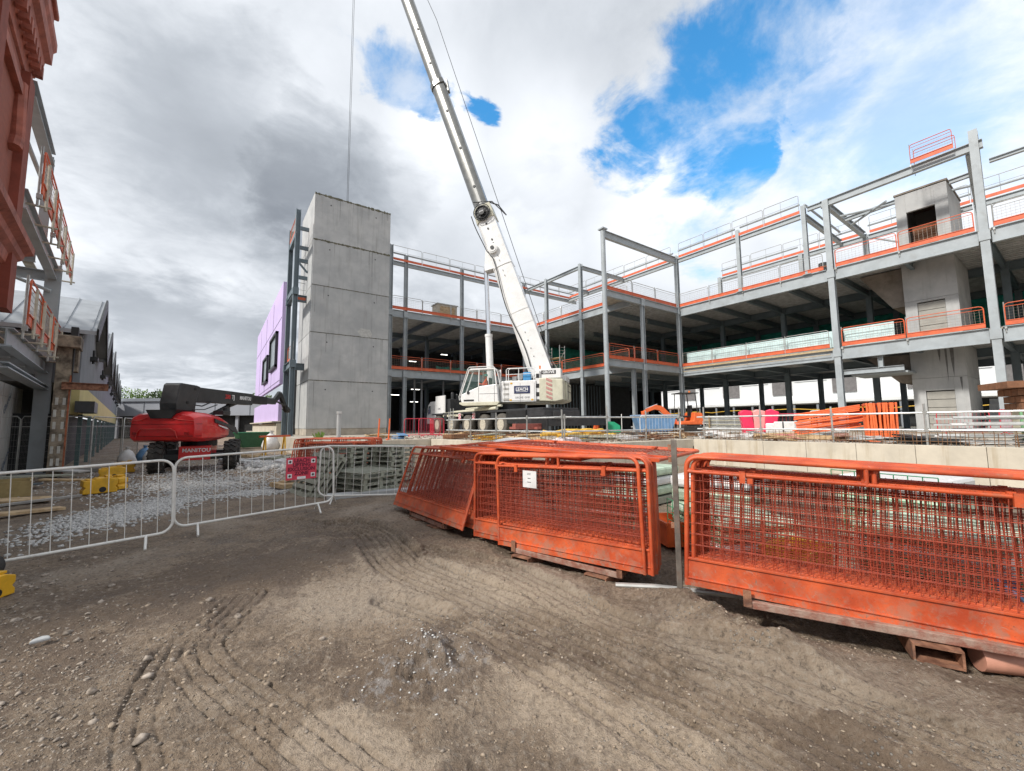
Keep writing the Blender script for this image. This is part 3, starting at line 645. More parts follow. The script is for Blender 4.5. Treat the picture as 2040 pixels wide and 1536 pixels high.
# ------------------------------------------------------------------ edge guards on the decks
def guard_proto(name,frame,mesh_m,toe,label):
    r=thing(name,label,'edge guard'); Lg=2.56
    mb=MB(); mb.box((Lg/2,0,.13),(Lg,.035,.24)); mb.box((Lg/2,-.02,.245),(Lg,.05,.03)); mb.build('toe_board',toe,r)
    mb=MB(); z=1.12; rr=.14
    mb.path([(0.02,0,.2),(.02,0,z-rr),(.02+rr*.3,0,z-rr*.3),(.02+rr,0,z),(Lg-.02-rr,0,z),(Lg-.02-rr*.3,0,z-rr*.3),(Lg-.02,0,z-rr),(Lg-.02,0,.2)],.022,6)
    mb.tube((.03,0,.95),(Lg-.03,0,.95),.015,5); mb.build('frame',frame,r)
    mb=MB()
    for i in range(1,17): mb.tube((Lg*i/17,.01,.24),(Lg*i/17,.01,.96),.0045,3,caps=False)
    for j in range(1,5): mb.tube((.03,.01,.24+j*.145),(Lg-.03,.01,.24+j*.145),.0045,3,caps=False)
    mb.build('mesh',mesh_m,r)
    mb=MB(); mb.tube((.0,.05,-.35),(0,.05,1.2),.026,6); mb.box((0,.03,-.1),(.08,.1,.12)); mb.build('post',GREYT,r)
    return r
gp1=guard_proto('edge_guard',GREYT,MESHW,GUARD,'x'); gp2=guard_proto('edge_guard',GUARD,MESHW,GUARD,'x')
gp0={'g':[gp1,False],'o':[gp2,False]}
def guards(p,q,z,k,what,frm,group,z1=None,nlen=2.6):
    p=Vector(p);q=Vector(q); d=q-p; l=d.length; n=max(1,round(l/nlen)); a=math.atan2(d.y,d.x); out=[]
    for i in range(n):
        c=p+d*(i/n); src=gp0[k]
        lab=f'{what}, {ORD[i]} from {frm}' if n>1 else f'{what}, beside {frm}'
        if src[1]: o=dup(src[0],lab,group=group)
        else: o=src[0]; src[1]=True; o['label']=lab; o['group']=group
        o.location=(c.x,c.y,z); o.rotation_euler=(0,0,a+R(random.uniform(-.4,.4))); o.scale=(l/n/2.6,1,random.uniform(.97,1.03))
        out.append(o)
    return out
GG='edge guards along the deck edges'
guards((CX-.1,19.8),(CX-.1,9.5),F2+.02,'g','mesh guard on the right wing top deck','the inner corner column',GG)
guards((CX-.1,8.9),(CX-.1,2.9),F2+.02,'o','orange guard before the core on top deck','the tall column',GG)
guards((CX-.1,2.3),(CX-.1,-5.4),F2+.02,'g','mesh guard on top deck past the tallest column','it',GG)
guards((CX-.1,19.8),(CX-.1,9.5),F1+.02,'g','mesh guard before cyan sheets on lower deck','the inner corner column',GG)
guards((CX-.1,8.9),(CX-.1,2.9),F1+.02,'o','orange guard before the core on lower deck','the tall column',GG)
guards((CX-.1,2.3),(CX-.1,-5.4),F1+.02,'o','orange guard on lower deck past the tallest column','it',GG)
guards((22.8,20.0),(31.4,20.0),F2+.02,'g','mesh guard on top deck of the jutting bay','the tall round column',GG)
guards((22.8,20.0),(31.4,20.0),F1+.02,'o','orange mesh guard on lower deck of the jutting bay','the tall round column',GG)
guards((25.7,33.3),(25.7,20.5),F2+.02,'g','mesh guard on top deck behind the round column','the far inner corner',GG)
guards((25.7,33.3),(25.7,20.5),F1+.02,'o','orange guard on lower deck behind the round column','the far inner corner',GG)
guards((11.5,33.5),(25.3,33.5),F2+.02,'g','mesh guard on top deck behind the crane','the concrete tower',GG)
guards((11.5,33.5),(25.3,33.5),F1+.02,'o','orange mesh guard on lower deck behind the crane','the concrete tower',GG)
# light roof level guards : toe strip and thin rail
def roofguard(label):
    r=thing('roof_edge_guard',label,'edge guard'); Lg=2.56
    mb=MB(); mb.box((Lg/2,0,.1),(Lg,.035,.2)); mb.build('toe_board',GUARD,r)
    mb=MB(); mb.path([(.03,0,0),(.03,0,1.2),(.1,0,1.27),(Lg-.1,0,1.27),(Lg-.03,0,1.2),(Lg-.03,0,0)],.02,6); mb.tube((.03,0,.75),(Lg-.03,0,.75),.012,4); mb.tube((Lg*.5,0,.0),(Lg*.5,0,1.27),.012,4); mb.build('rail',GREYT,r)
    return r
gp0['r']=[roofguard('x'),False]
GR='roof level guards on the steel ring beams'
guards((CX-.1,19.7),(CX-.1,10.6),15.62,'r','thin roof guard on right wing','the inner corner column',GR)
guards((11.5,33.5),(33,33.5),15.58,'r','thin roof guard behind the crane boom','the concrete tower',GR)
guards((31.6,33.2),(31.6,20.4),15.58,'r','thin roof guard behind the round column','the far inner corner',GR)
guards((38.7,19.7),(38.7,9.2),15.4,'r','rear roof guard seen through the right wing','its left end',GR)
guards((38.7,8.7),(38.7,-4),15.4,'r','thin rear roof guard behind the concrete core','its left end',GR)
c_=guards((CX,5.0),(CX,3.3),15.98,'o','orange guard cage perched on the high roof beam','the top of the tallest column','cage on the high beam',nlen=3)[0]
c_.location.x-=.45; c_=guards((CX,5.0),(CX,3.3),15.98,'o','rear orange guard of the pair on the high roof beam','the tallest column','cage on the high beam',nlen=3)[0]; c_.location.x+=.45
guards((4.1,31.7),(4.1,34.8),F1,'o','orange guard on lower deck left of the tower','dark twin columns','guards left of the tower')
guards((3.95,31.7),(3.95,34.8),15.3,'o','orange guard high on the twin columns left of the tower','the tower top','guards left of the tower')
guards((4.2,33.6),(5.0,33.6),10.9,'r','short roof guard left of the tower','the twin columns','guards left of the tower')
mb=MB()
for z in(12.6,13.9,14.9,16.4): mb.bar((4.2,33.6,z),(6.0,33.6,z),.2,.25)
mb.bar((4.05,31.7,11.2),(4.05,35,11.2),.24,.35);mb.bar((4.05,31.7,15.2),(4.05,35,15.2),.24,.35); mb.tube((4.2,33.4,13.9),(5.0,33.4,13.0),.08,6); mb.build('link_beams',STEELD,bld)
# pale cyan sheets behind the lower deck guards
n=4
for i in range(n):
    y=19.6-i*2.6; mb=MB(); mb.box((CX+.35,y-1.25,F1+.62),(.03,2.592,1.05)); o=mb.build('cyan_sheet',CYAN); tag(o,f'pale cyan sheet behind lower deck guards, {ORD[i]} from the inner corner column','sheet','cyan sheets behind the guards')
for i,(y,l_) in enumerate([(7.7,2.4)]):
    mb=MB(); mb.box((CX+.35,y,F1+.62),(.03,l_,1.1)); o=mb.build('cyan_sheet',CYAN); tag(o,'pale cyan sheet just left of the concrete core on the lower deck','sheet','cyan sheets behind the guards')
def netting(p,q,z0,z1,label):
    p=Vector(p);q=Vector(q); n=40; mb=MB(); V=[]; nn=(q-p).normalized().cross(Vector((0,0,1)))
    for i in range(n+1):
        c=p.lerp(q,i/n)
        for j in range(7):
            t=j/6; off=.14*math.sin(i*1.3+j*.5)*math.sin(t*3.14)+.05*math.sin(i*3.1+j); V.append((c.x+nn.x*off,c.y+nn.y*off,z0+(z1-z0)*t-.15*abs(math.sin(i*.35))*(t)))
    mb.add(V,[(i*7+j,(i+1)*7+j,(i+1)*7+j+1,i*7+j+1) for i in range(n) for j in range(6)])
    o=mb.build('debris_net',NET,smooth=60,fix=False); o.modifiers.new('thick','SOLIDIFY').thickness=.01; return tag(o,label,'debris net')
netting((28,36,0),(39.5,34.5,0),F1+.1,F2-.9,'teal debris net hung between decks right of the crane boom')
netting((46.4,-10,0),(46.4,33,0),F1+.1,F2-.45,'long teal debris net along the back of the right wing')
netting((18.6,40,0),(25,40,0),F1+.1,F1+1.6,'low green net on the lower deck left of the crane boom')
# crate on the deck behind the crane and drum on the right deck
cr_=thing('timber_box','pale boxed timber crate on the top deck behind the crane ram','crate',(17.2,35.2,F2))
mb=MB(); mb.box((0,0,.75),(2.0,1.2,1.4)); mb.build('box_side',mat('cream_board',(.5,.45,.36),.8),cr_); mb=MB(); mb.box((0,-.62,.8),(1.5,.03,1.0)); mb.build('timber_panel',WOOD,cr_); mb=MB(); mb.box((0,0,1.5),(2.2,1.4,.07)); mb.build('lid',mat('grey_lid',(.4,.4,.38),.7),cr_)
t=thing('drum','dark drum standing on the right wing top deck beside the double height column','drum',(33.2,10.0,F2+.02)); mb=MB(); mb.tube((0,0,0),(0,0,.95),.3,16); mb.build('shell',DARKG,t,smooth=True); mb=MB(); mb.tube((0,0,.62),(0,0,.7),.31,16); mb.build('hoop',RUST,t)
for i,(y,c_) in enumerate([(13.9,BLUEP),(13.3,SHEET)]):
    t=thing('stacked_bag',['blue wrapped sacks stacked behind lower deck guards','white wrapped sacks stacked behind lower deck guards'][i],'sack stack',(32.35,y,F1+.02),0)
    for j in range(3):
        mb=MB(); mb.box((0,0,.2+j*.36),(.5,.5,.33)); mb.build('sack',c_,t,bevel=.06)
# scaffold tower on the lower deck right of the boom
t=thing('scaffold_tower','small aluminium access tower on the lower deck right of the crane boom','scaffold tower',(26.5,29.4,F1),R(10))
mb=MB()
for x in(0,.8):
    for y in(0,1.6): mb.tube((x,y,0),(x,y,2.9),.03,6)
mb.build('frame_tubes',ALU,t); mb=MB()
for y in(0,1.6):
    for j in range(9): mb.tube((0,y,.3+j*.3),(.8,y,.3+j*.3),.02,5)
mb.build('rungs',ALU,t); mb=MB(); mb.box((.4,.8,1.7),(.75,1.55,.05)); mb.build('platform',WOOD,t); mb=MB(); mb.tube((0,0,.2),(0,1.6,2.4),.02,5); mb.tube((.8,1.6,.2),(.8,0,2.4),.02,5); mb.build('braces',ALU,t)

# ------------------------------------------------------------------ left side : local frame 'a' along, 'b' across
TA=R(7.9); 
def leftroot(name,label,cat,a,b,z=0,extra=0):
    e=(-math.sin(TA),math.cos(TA)); n_=(math.cos(TA),math.sin(TA))
    return thing(name,label,cat,(e[0]*a+n_[0]*b,e[1]*a+n_[1]*b,z),TA+extra)
# red terracotta building; local x = across (towards the road positive), y = along away from the viewer
red=leftroot('red_brick_building','red brick and terracotta building with stepped cornices at the left edge','building',14.5,-2.08)
mb=MB(); mb.box((-4,-4,7.7),(7.99,8,7.0)); mb.build('wall',BRICKR,red)
TERRW=TERRA
mb=MB(); 
for (x,y,w_,d_,z0,z1) in ((.06,-.3,.16,.62,4.2,9.7),(.06,-3.2,.14,.5,4.2,9.7),(.06,-6.2,.14,.5,4.2,9.7)): mb.box((x,y,(z0+z1)/2),(w_,d_,z1-z0))
mb.build('pilaster',mat('red_brick_pilaster',(.24,.062,.04),.85,0,.15,3),red)
def cornice(prof,ylen,y1,name='cornice',x0=0):
    # prof list (x,z) outline of moulding extruded along y with mitred return at y1
    mb=MB(); n=len(prof)
    V=[(x0+x,-ylen,z) for x,z in prof]+[(x0+x,y1+x,z) for x,z in prof]+[(x0-8+0*x,y1+x,z) for x,z in prof]
    F=[(i,(i+1)%n,n+(i+1)%n,n+i) for i in range(n)]+[(n+i,n+(i+1)%n,2*n+(i+1)%n,2*n+i) for i in range(n)]+[tuple(range(n)),tuple(range(2*n,3*n))]
    mb.add(V,F); return mb.build(name,TERRA,red)
P1=[(x*.36,z) for x,z in[(0,9.7),(.12,9.72),(.16,9.95),(.3,10.0),(.34,10.2),(.55,10.3),(.62,10.55),(.9,10.62),(.92,10.95),(1.05,11.05),(1.05,11.25),(0,11.4)]]
cornice(P1,8,0)
cornice([(x*.55,z) for x,z in[(0,5.15),(.1,5.2),(.16,5.4),(.34,5.5),(.4,5.62),(.62,5.7),(.64,5.85),(0,6.0)]],8,0)
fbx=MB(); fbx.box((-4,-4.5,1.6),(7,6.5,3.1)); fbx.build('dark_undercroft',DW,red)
for i in range(24):
    y=-.1-i*.32; mb=MB(); mb.box((.17,y,10.1),(.16,.14,.3)); mb.build('dentil',TERRA,red)
for (y,w_) in((-.1,1.5),(-2.6,1.0),(-6,1.0)):
    mb=MB(); mb.box((-.1,y-w_/2+.35,11.6),(.8,w_,.5)); mb.box((-.1,y-w_/2+.35,11.9),(.95,w_+.14,.14)); mb.box((-.1,y-w_/2+.35,12.1),(.6,w_-.3,.3)); mb.build('parapet_block',TERRA,red,bevel=.03)
mb=MB(); mb.path([(.04,-.9,9.2),(.08,-.95,7.9),(.08,-1.1,7.6)],.12,8); mb.box((.04,-2.0,9.0),(.14,2.0,.22)); mb.build('moulding',TERRA,red)
# steel frame beside the red building
fr=leftroot('steel_side_frame','grey steel side frame with two barrier decks joined to the red building','steel frame',14.9,-2.05)
def fb(p,q,h,w_=.22,n='beam',m=STEEL): mb=MB(); mb.ibeam(p,q,w_,h,.03); mb.build(n,m,fr)
mb=MB(); mb.ibeam((0,6.9,0),(0,6.9,7.4),.38,.38,.035,(0,1,0)); mb.box((0,6.9,.03),(.7,.7,.06)); mb.build('column',STEEL,fr)
mb=MB(); mb.ibeam((0,3.6,7.4),(0,3.6,9.9),.2,.2,.03,(0,1,0)); mb.build('column',STEEL,fr)
fb((0,0,7.1),(0,7.7,7.1),.5); fb((0,0,3.72),(0,7.7,3.72),.45); fb((0,-.5,3.02),(0,7.5,2.98),.14,.3)
fb((0,-.3,9.75),(0,3.6,9.85),.4,.24); fb((-.1,0,8.85),(-.1,8.9,9.45),.08,.08,'rail')
for z in(7.0,3.65):
    for y in(2.2,4.6,6.9): fb((-.2,y,z),(-6,y,z),.35)
    for x in(-1.6,-3.2): fb((x,0,z),(x,8.5,z),.3)
fb((-6,0,7.1),(-6,8.5,7.1),.4); mb=MB(); mb.ibeam((-6,6.9,0),(-6,6.9,7.4),.3,.3,.03,(0,1,0)); mb.build('column',STEELD,fr)
mb=MB(); mb.tube((0,6.6,6.4),(-1.2,6.6,6.85),.06,6); mb.build('brace',STEEL,fr)
mb=MB()
for x in(-.6,-1.2,-1.9,-2.6,-3.3,-4,-4.8): mb.box((x,4.2,7.33),(.26,8.2,.04))
mb.build('scaffold_board',mat('aged_board',(.36,.30,.22),.85,0,.2,4),fr)
mb=MB()
for x in(-.5,-1.0,-1.7,-2.4,-3.3,-4,-4.8): mb.box((x,4.2,3.98),(.26,8.4,.04))
mb.build('scaffold_board',mat('aged_board',(.36,.30,.22),.85),fr)
for j in range(6):
    for z in(7.2,3.9): mb=MB(); mb.tube((-.25,.6+j*1.5,z),(.45,.6+j*1.5,z),.03,6); mb.tube((.35,.6+j*1.5,z-.1),(.35,.6+j*1.5,z+1.15),.035,6); mb.build('guard_clamp',mat('cream_tube',(.45,.42,.34),.6),fr)
e_=(-math.sin(TA),math.cos(TA)); n_=(math.cos(TA),math.sin(TA)); LW=lambda a,b:(e_[0]*a+n_[0]*b,e_[1]*a+n_[1]*b)
guards(LW(15.1,-1.75),LW(23.6,-1.75),7.4,'o','orange guard on the upper deck of the left side frame','the red building','guards on the left side frame')
guards(LW(14.9,-1.75),LW(24.2,-1.75),4.05,'o','orange guard on the lower deck of the left side frame','the red building','guards on the left side frame')
# insulated wall behind the frame
bw=leftroot('insulated_wall','pale board wall with small printed words behind the left steel column','wall',15,-2.75)
mb=MB(); mb.box((0,3.6,1.5),(.16,9.4,3.0)); mb.build('board',BOARDW,bw)
mb=MB()
for i in range(1,8): mb.box((.083,-1.1+i*1.2,1.5),(.008,.02,2.98))
for z in(.65,1.3,1.95,2.6): mb.box((.083,3.6,z),(.008,9.3,.015))
mb.build('joints',mat('joint_tape',(.40,.39,.37),.8),bw)
for (y,z) in((1.2,2.4),(2.6,1.3),(4.4,1.35),(5.6,2.4),(6.2,.6),(7.5,1.5),(3.4,.5)):
    text('Glasroc',.34,mat('blue_grey_print',(.16,.2,.27),.7),bw,frameM((.09,y,z),(0,.8,.6),(0,-.6,.8)),ext=.002)
# old brick pier between the frame and the sawtooth sheds
OLD=mat('old_dark_brick',(.13,.10,.08),.95,0,.5,3,c2=(.24,.20,.15),bump=.6,bs=9,dirt=.6,dirtc=(.05,.045,.04),ds=2)
pr=leftroot('old_brick_pier','crumbling dark brick pier with pale plaster dabs beside the sawtooth sheds','pier',20.7,-1.32); pr.scale=(.36,.7,.80)
mb=MB(); mb.box((-.5,0,2.9),(1.0,1.1,5.8)); mb.box((-.2,-.2,5.6),(1.5,1.5,.5)); mb.box((.15,.2,4.9),(.5,.9,1.0)); mb.build('brickwork',OLD,pr,bevel=.04)
mb=MB(); mb.box((.05,-.5,6.0),(.5,.5,.5)); mb.tube((.1,-.5,3.6),(.1,-.5,6.0),.06,8); mb.build('hopper',BLACK,pr)
for z in(.6,1.1,1.6,2.1,2.6,3.1):
    for x in(-.75,-.3): mb=MB(); mb.box((x+random.uniform(-.05,.05),-.56,z),(.2,.02,.3)); mb.build('plaster_dab',mat('plaster',(.5,.49,.45),.9),pr,bevel=.04)
mb=MB(); mb.box((.02,-.54,2.1),(.12,.05,4.2)); mb.build('orange_strip',mat('brick_red_edge',(.35,.12,.06),.9,0,.3,9),pr)
mb=MB(); mb.ibeam((-.5,-.7,3.75),(2.6,-.4,3.75),.25,.3); mb.build('rusty_beam',RUST,pr)
# sawtooth sheds : one building
TB=H*0+R(7.3); e2=(-math.sin(TB),math.cos(TB)); n2=(math.cos(TB),math.sin(TB))
sw=thing('sawtooth_shed','long grey rendered shed with a row of sawtooth gables','building',(e2[0]*20+n2[0]*-1.4,e2[1]*20+n2[1]*-1.4,0),TB)
per=8.7; GW=mat('blue_grey_render',(.20,.215,.23),.85,0,.1,1,dirt=.25,dirtc=(.12,.13,.14),ds=.7)
for i in range(7):
    y0=1.7+i*per; yp=y0+4.4; y1=y0+per
    mb=MB(); mb.prism([(y0,3.2),(y1,3.2),(y1,5.0),(yp,7.0),(y0,5.0)],-.25,0,axis='x'); mb.build('gable_wall',GW,sw)
    mb=MB(); mb.prism([(y0-.25,5.0),(yp,7.15),(yp,7.28),(y0-.25,5.14)],-14,.35,axis='x')
    mb.prism([(y1,5.0),(yp+.003,7.15),(yp+.003,7.28),(y1,5.14)],-14,.35,axis='x')
    ro=mb.build('roof',ROOFM,sw)
    mb=MB()
    for k in range(20):
        x=.2-k*.7; mb.bar((x,y0-.2,5.17),(x,yp,7.31),.04,.05)
    mb.build('seam',ROOFM,ro)
    mb=MB(); mb.bar((.38,y0-.25,4.98),(.38,yp,7.13),.06,.5); mb.bar((.38,yp+.01,7.13),(.38,y1,4.98),.06,.5); mb.build('verge',BLACK,sw)
    mb=MB(); mb.box((.12,y0+4.2,4.6),(.25,.5,.18)); mb.tube((.1,y0+4.2,4.4),(.1,y0+4.2,5.0),.05,6); mb.build('light_fitting',BLACK,sw)
mb=MB(); mb.box((-.12,32.5,2.65),(.3,61.6,1.1)); mb.build('yellow_band',YWALL,sw)
mb=MB(); mb.box((-7,32.5,1.05),(13,61.6,2.1)); mb.build('ground_floor_wall',DW,sw)
mb=MB(); mb.box((-6.2,32.5,4.1),(11.8,61.4,1.78)); mb.build('inner_wall',GW,sw)
for i in range(12): mb=MB(); mb.box((.02,3+i*5,1.05),(.12,.25,2.1)); mb.build('pier',mat('teal_grey_panel',(.08,.14,.14),.7),sw)
mb=MB(); mb.box((.2,2.5,2.35),(.5,2.2,.4)); mb.build('canopy',DARKG,sw)
# grey far building
fb_=thing('far_grey_building','long low grey clad building across the end of the track','building',(-13,83,0),math.atan2(-14,22))
mb=MB(); mb.box((14,4,4.3),(30,8,2.2)); mb.build('cladding',CLADL,fb_); mb=MB(); mb.box((14,4,5.55),(30.4,8.4,.45)); mb.build('roof_edge',CLADG,fb_)
mb=MB(); mb.box((14,4.3,1.6),(29.6,7,3.2)); mb.build('dark_frontage',DW,fb_)
for i in range(9): mb=MB(); mb.box((1+i*3.4,.5,1.6),(.4,.3,3.2)); mb.build('pier',CLADL,fb_)
mb=MB()
for i in range(1,6): mb.box((i*5,-.03,4.3),(.05,.06,2.2))
mb.build('panel_joint',CLADG,fb_)
# white rendered building beyond the right wing
wb=thing('white_terrace','white rendered terrace with grey brick panels seen beneath the right wing','building',(60,-20,0))
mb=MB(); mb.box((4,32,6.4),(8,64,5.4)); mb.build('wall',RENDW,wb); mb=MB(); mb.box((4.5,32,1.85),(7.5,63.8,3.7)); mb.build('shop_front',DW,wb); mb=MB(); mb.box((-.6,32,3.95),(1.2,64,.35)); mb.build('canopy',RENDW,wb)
for i in range(9):
    y=4+i*6.6; mb=MB(); mb.box((-.06,y,6.3),(.16,2.3,2.7)); mb.build('brick_panel',GREYB,wb)
    mb=MB(); mb.box((-.05,y+3.4,7.3),(.12,3.4,1.5)); w_=mb.build('window',RENDW,wb)
    mb=MB()
    for k in range(3): mb.box((-.12,y+2.3+k*1.1,7.3),(.04,.9,1.2))
    mb.build('pane',GLASS,w_)
for i in range(26): mb=MB(); mb.box((-.9,2+i*2.5,1.8),(.22,.22,3.6)); mb.build('pier',CLADG,wb)
mb=MB(); mb.path([(-1.4,y*1.25,2.9+.22*abs(math.sin(y*.6))) for y in range(0,52)],.05,5); mb.build('yellow_rope',YELH,wb)
# trees far behind
def tree(x,y,h,r,m,label,n=1500,z0=0):
    t=thing('tree',label,'tree',(x,y,z0),0,'trees beyond the far grey building')
    mb=MB(); mb.tube((0,0,0),(0,0,h*.55),.25,7,.14)
    for k in range(5):
        a=k*1.3; mb.tube((0,0,h*(.35+.04*k)),(math.cos(a)*r*.6,math.sin(a)*r*.6,h*.7),.09,5,.04)
    mb.build('trunk',BARK,t)
    cl=[(random.uniform(-.7,.7)*r,random.uniform(-.7,.7)*r,h*random.uniform(.5,.92),random.uniform(.25,.5)*r) for _ in range(14)]
    P=[];F=[]
    for i in range(n):
        c=random.choice(cl); d=Vector((random.gauss(0,1),random.gauss(0,1),random.gauss(0,.8))).normalized()*c[3]*random.uniform(.55,1.08)
        p=Vector(c[:3])+d; a=Vector((random.gauss(0,1),random.gauss(0,1),random.gauss(0,1))).normalized(); b=a.orthogonal().normalized(); s=random.uniform(.12,.26)
        k=len(P); P+=[p+a*s,p+b*s*.6,p-a*s,p-b*s*.6]; F.append((k,k+1,k+2,k+3))
    me=bpy.data.meshes.new('crown'); me.from_pydata(P,[],F); me.materials.append(m); o=bpy.data.objects.new('crown',me); COL.objects.link(o); o.parent=t
for i,(x,y,h,r,m,l_) in enumerate([(-18,101,9.3,4.0,LEAF,'dark tree over the far grey building nearest the sawtooth shed'),(-12.5,100,8.3,3.6,LEAFL,'light green tree over the far grey building, second from the sawtooth shed'),(-8,100,8.6,3.4,LEAF,'dark tree behind the boom lift arm, third from the sawtooth shed'),(-2.8,99,8.0,3.2,LEAF,'dark tree over the far grey building behind the red lift body'),(2.2,97,7.6,3.0,LEAFL,'light green tree under the outer part of the lift arm'),(6.5,95,7.8,3,LEAF,'dark tree just left of the lilac wall')]): tree(x,y,h,r,m,l_)
tree(-9.0,24.5,6.9,1.2,LEAF,'small tree peeping above the shed roof beside the left steel column',500)
# ------------------------------------------------------------------ foreground orange mesh panels
def panel_proto(Lg,Hh,label):
    r=thing('mesh_barrier',label,'mesh panel')
    R_=.10; rr=.019
    def arc(cx,cz,a0,a1): return [(cx+R_*math.cos(a0+(a1-a0)*i/5),0,cz+R_*math.sin(a0+(a1-a0)*i/5)) for i in range(6)]
    mb=MB(); pts=[(rr,0,.0),(rr,0,Hh-R_-rr)]+arc(rr+R_,Hh-R_-rr,math.pi,math.pi/2)+arc(Lg-rr-R_,Hh-R_-rr,math.pi/2,0)+[(Lg-rr,0,0)]
    mb.path(pts,rr,10); mb.tube((rr,0,Hh-.15),(Lg-rr,0,Hh-.15),.016,8)
    mb.bar((rr,0,.03),(Lg-rr,0,.03),.035,.05); mb.tube((Lg*.5,0,Hh-.16),(Lg*.5,0,Hh-.02),.016,8)
    mb.box((Lg*.18,-.022,Hh-.17),(.045,.02,.09)); mb.box((Lg*.8,-.022,Hh-.17),(.045,.02,.09))
    mb.build('frame',ORANGE,r,smooth=50)
    mb=MB(); mb.box((Lg/2,.0,.145),(Lg-.05,.012,.19)); mb.bar((.03,-.006,.235),(Lg-.03,-.006,.235),.03,.02); mb.bar((.03,-.008,.07),(Lg-.03,-.008,.07),.02,.012)
    mb.build('toe_board',ORANGE,r,bevel=.003)
    mb=MB(); n=int(Lg/.078)
    for i in range(1,n):
        x=Lg*i/n+random.uniform(-.004,.004); z1=Hh-.13; k=random.uniform(-.012,.012)
        mb.path([(x,-.004,.24),(x+k,-.006+k*.5,.5),(x-k*.6,-.004,.8),(x+random.uniform(-.008,.008),-.004,z1)],.0027,4)
    for j in range(1,8):
        z=.26+j*(Hh-.44)/7.5; mb.tube((.02,.002,z),(Lg-.02,.002,z),.0027,4)
    mb.build('wire_mesh',ORANGED,r,smooth=60)
    return r
def place_stack(proto,first,p,q,z0,z1,lean,n,sp,labels,group,jit=.03,xs=None):
    """front bottom edge from p to q; stack grows away; first=True moves the prototype itself"""
    p=Vector((*p,z0)); q=Vector((*q,z1)); d=(q-p); yaw=math.atan2(d.y,d.x); pit=-math.asin((z1-z0)/d.length)
    nrm=Vector((-math.sin(yaw),math.cos(yaw),0)); outl=[]
    for i in range(n):
        o=proto if (first and i==0) else dup(proto)
        o['label']=labels(i); o['group']=group
        o.location=p+nrm*(sp*i)+d.normalized()*((random.uniform(-jit,jit) if i else 0)+(xs[i] if xs else 0))+Vector((0,0,random.uniform(-.008,.008)*(i>0)))
        o.rotation_mode='XYZ'
        o.rotation_euler=(Euler((lean+R(random.uniform(-.7,.7))*(i>0),0,0)).to_matrix().to_4x4()).to_euler()
        Mx=Matrix.Rotation(yaw+R(random.uniform(-.5,.5))*(i>0),4,'Z')@Matrix.Rotation(pit,4,'Y')@Matrix.Rotation(lean+R(random.uniform(-.8,.8))*(i>0),4,'X')
        o.rotation_euler=Mx.to_euler(); outl.append(o)
    return outl
pp=panel_proto(2.6,1.15,'x')
# right stack
rs=place_stack(pp,True,(3.49,2.27),(4.60,-.09),.155,.06,R(-1),12,.042,lambda i:f'orange mesh barrier, {ORD[i]} back from the front in the right stack','orange panels of the right hand stack',.05,xs=[0,.02,.03,.05,.02,.08,.1,.05,.1,.06,.12,.1])
# middle stack
ms=place_stack(pp,False,(2.99,5.16),(3.54,2.60),.055,.115,R(-1.5),13,.048,lambda i:f'orange mesh barrier, {ORD[i]} back from the front in the middle stack','orange panels of the middle stack',.06,xs=[0,.03,-.02,.02,-.04,-.02,-.1,-.08,-.12,-.1,-.18,-.15,-.2])
pq=panel_proto(2.0,1.15,'orange mesh panel standing loose against the front of the middle stack, nearest the camera')
sp_=place_stack(pq,True,(3.04,4.62),(3.49,2.66),.05,.12,R(-.5),1,.05,lambda i:'shorter orange mesh panel carrying the paper tag at the front of the middle stack','orange panels of the middle stack')
# left leaning stack
ls=place_stack(pp,False,(2.80,7.85),(2.86,5.3),.10,.12,R(-20),14,.075,lambda i:f'leaning orange mesh barrier, {ORD[i]} back from the front in the left stack','orange panels of the left leaning stack',.05,xs=[0,-.18,.05,-.02,.04,.08,.0,.06,.1,.02,.05,.1,.07,.0])
# panels lying flat on the middle stack
for i,(x,y,rz,z,rx) in enumerate([(2.9,6.1,-76,1.235,3),(3.5,5.9,-74,1.26,2),(3.2,5.15,-80,1.285,2.5)]):
    o=dup(pp,['lying orange panel across the left part of the middle stack top','lying orange panel at the back of the middle stack top','lying orange panel sticking out over the right end of the middle stack'][i],group='orange panels lying on the middle stack')
    o.location=(x,y,z); o.rotation_euler=(Matrix.Rotation(R(rz),4,'Z')@Matrix.Rotation(R(rx*.6),4,'Y')@Matrix.Rotation(R(92),4,'X')).to_euler()
    o.rotation_euler=(Matrix.Rotation(R(rz),4,'Z')@Matrix.Rotation(R(1.5),4,'Y')@Matrix.Rotation(R(-88),4,'X')).to_euler()
# orange stack seen end on behind the barrier sign
place_stack(pp,False,(1.95,15.2),(3.9,13.5),.05,.05,R(-12),14,.075,lambda i:f'orange mesh barrier behind the red exclusion sign, {ORD[i]} back in its stack','orange panels behind the exclusion sign',.04)
tg=thing('paper_tag','white printed paper tag tied to the middle orange stack','tag',(3.155,4.05,.93),math.atan2(2.66-4.62,3.49-3.04))
mb=MB(); mb.box((0,-.04,0),(.21,.004,.20)); mb.build('sheet',PAPER,tg)
for k,(s,z,ty) in enumerate([('EDGE PANELS',.018,.065),('No 12',.03,.005),('2600 x 1150',.02,-.04)][:0]): pass
mb=MB()
for z,w_ in((.07,.06),(.055,.07),(.01,.05),(-.035,.06)):
    for k in range(int(w_/.012)): mb.box((-w_/2+k*.012+random.uniform(0,.003),-.0435,z),(.007,.002,.009 if z<.03 else .004))
mb.build('print_marks',LETK,tg)
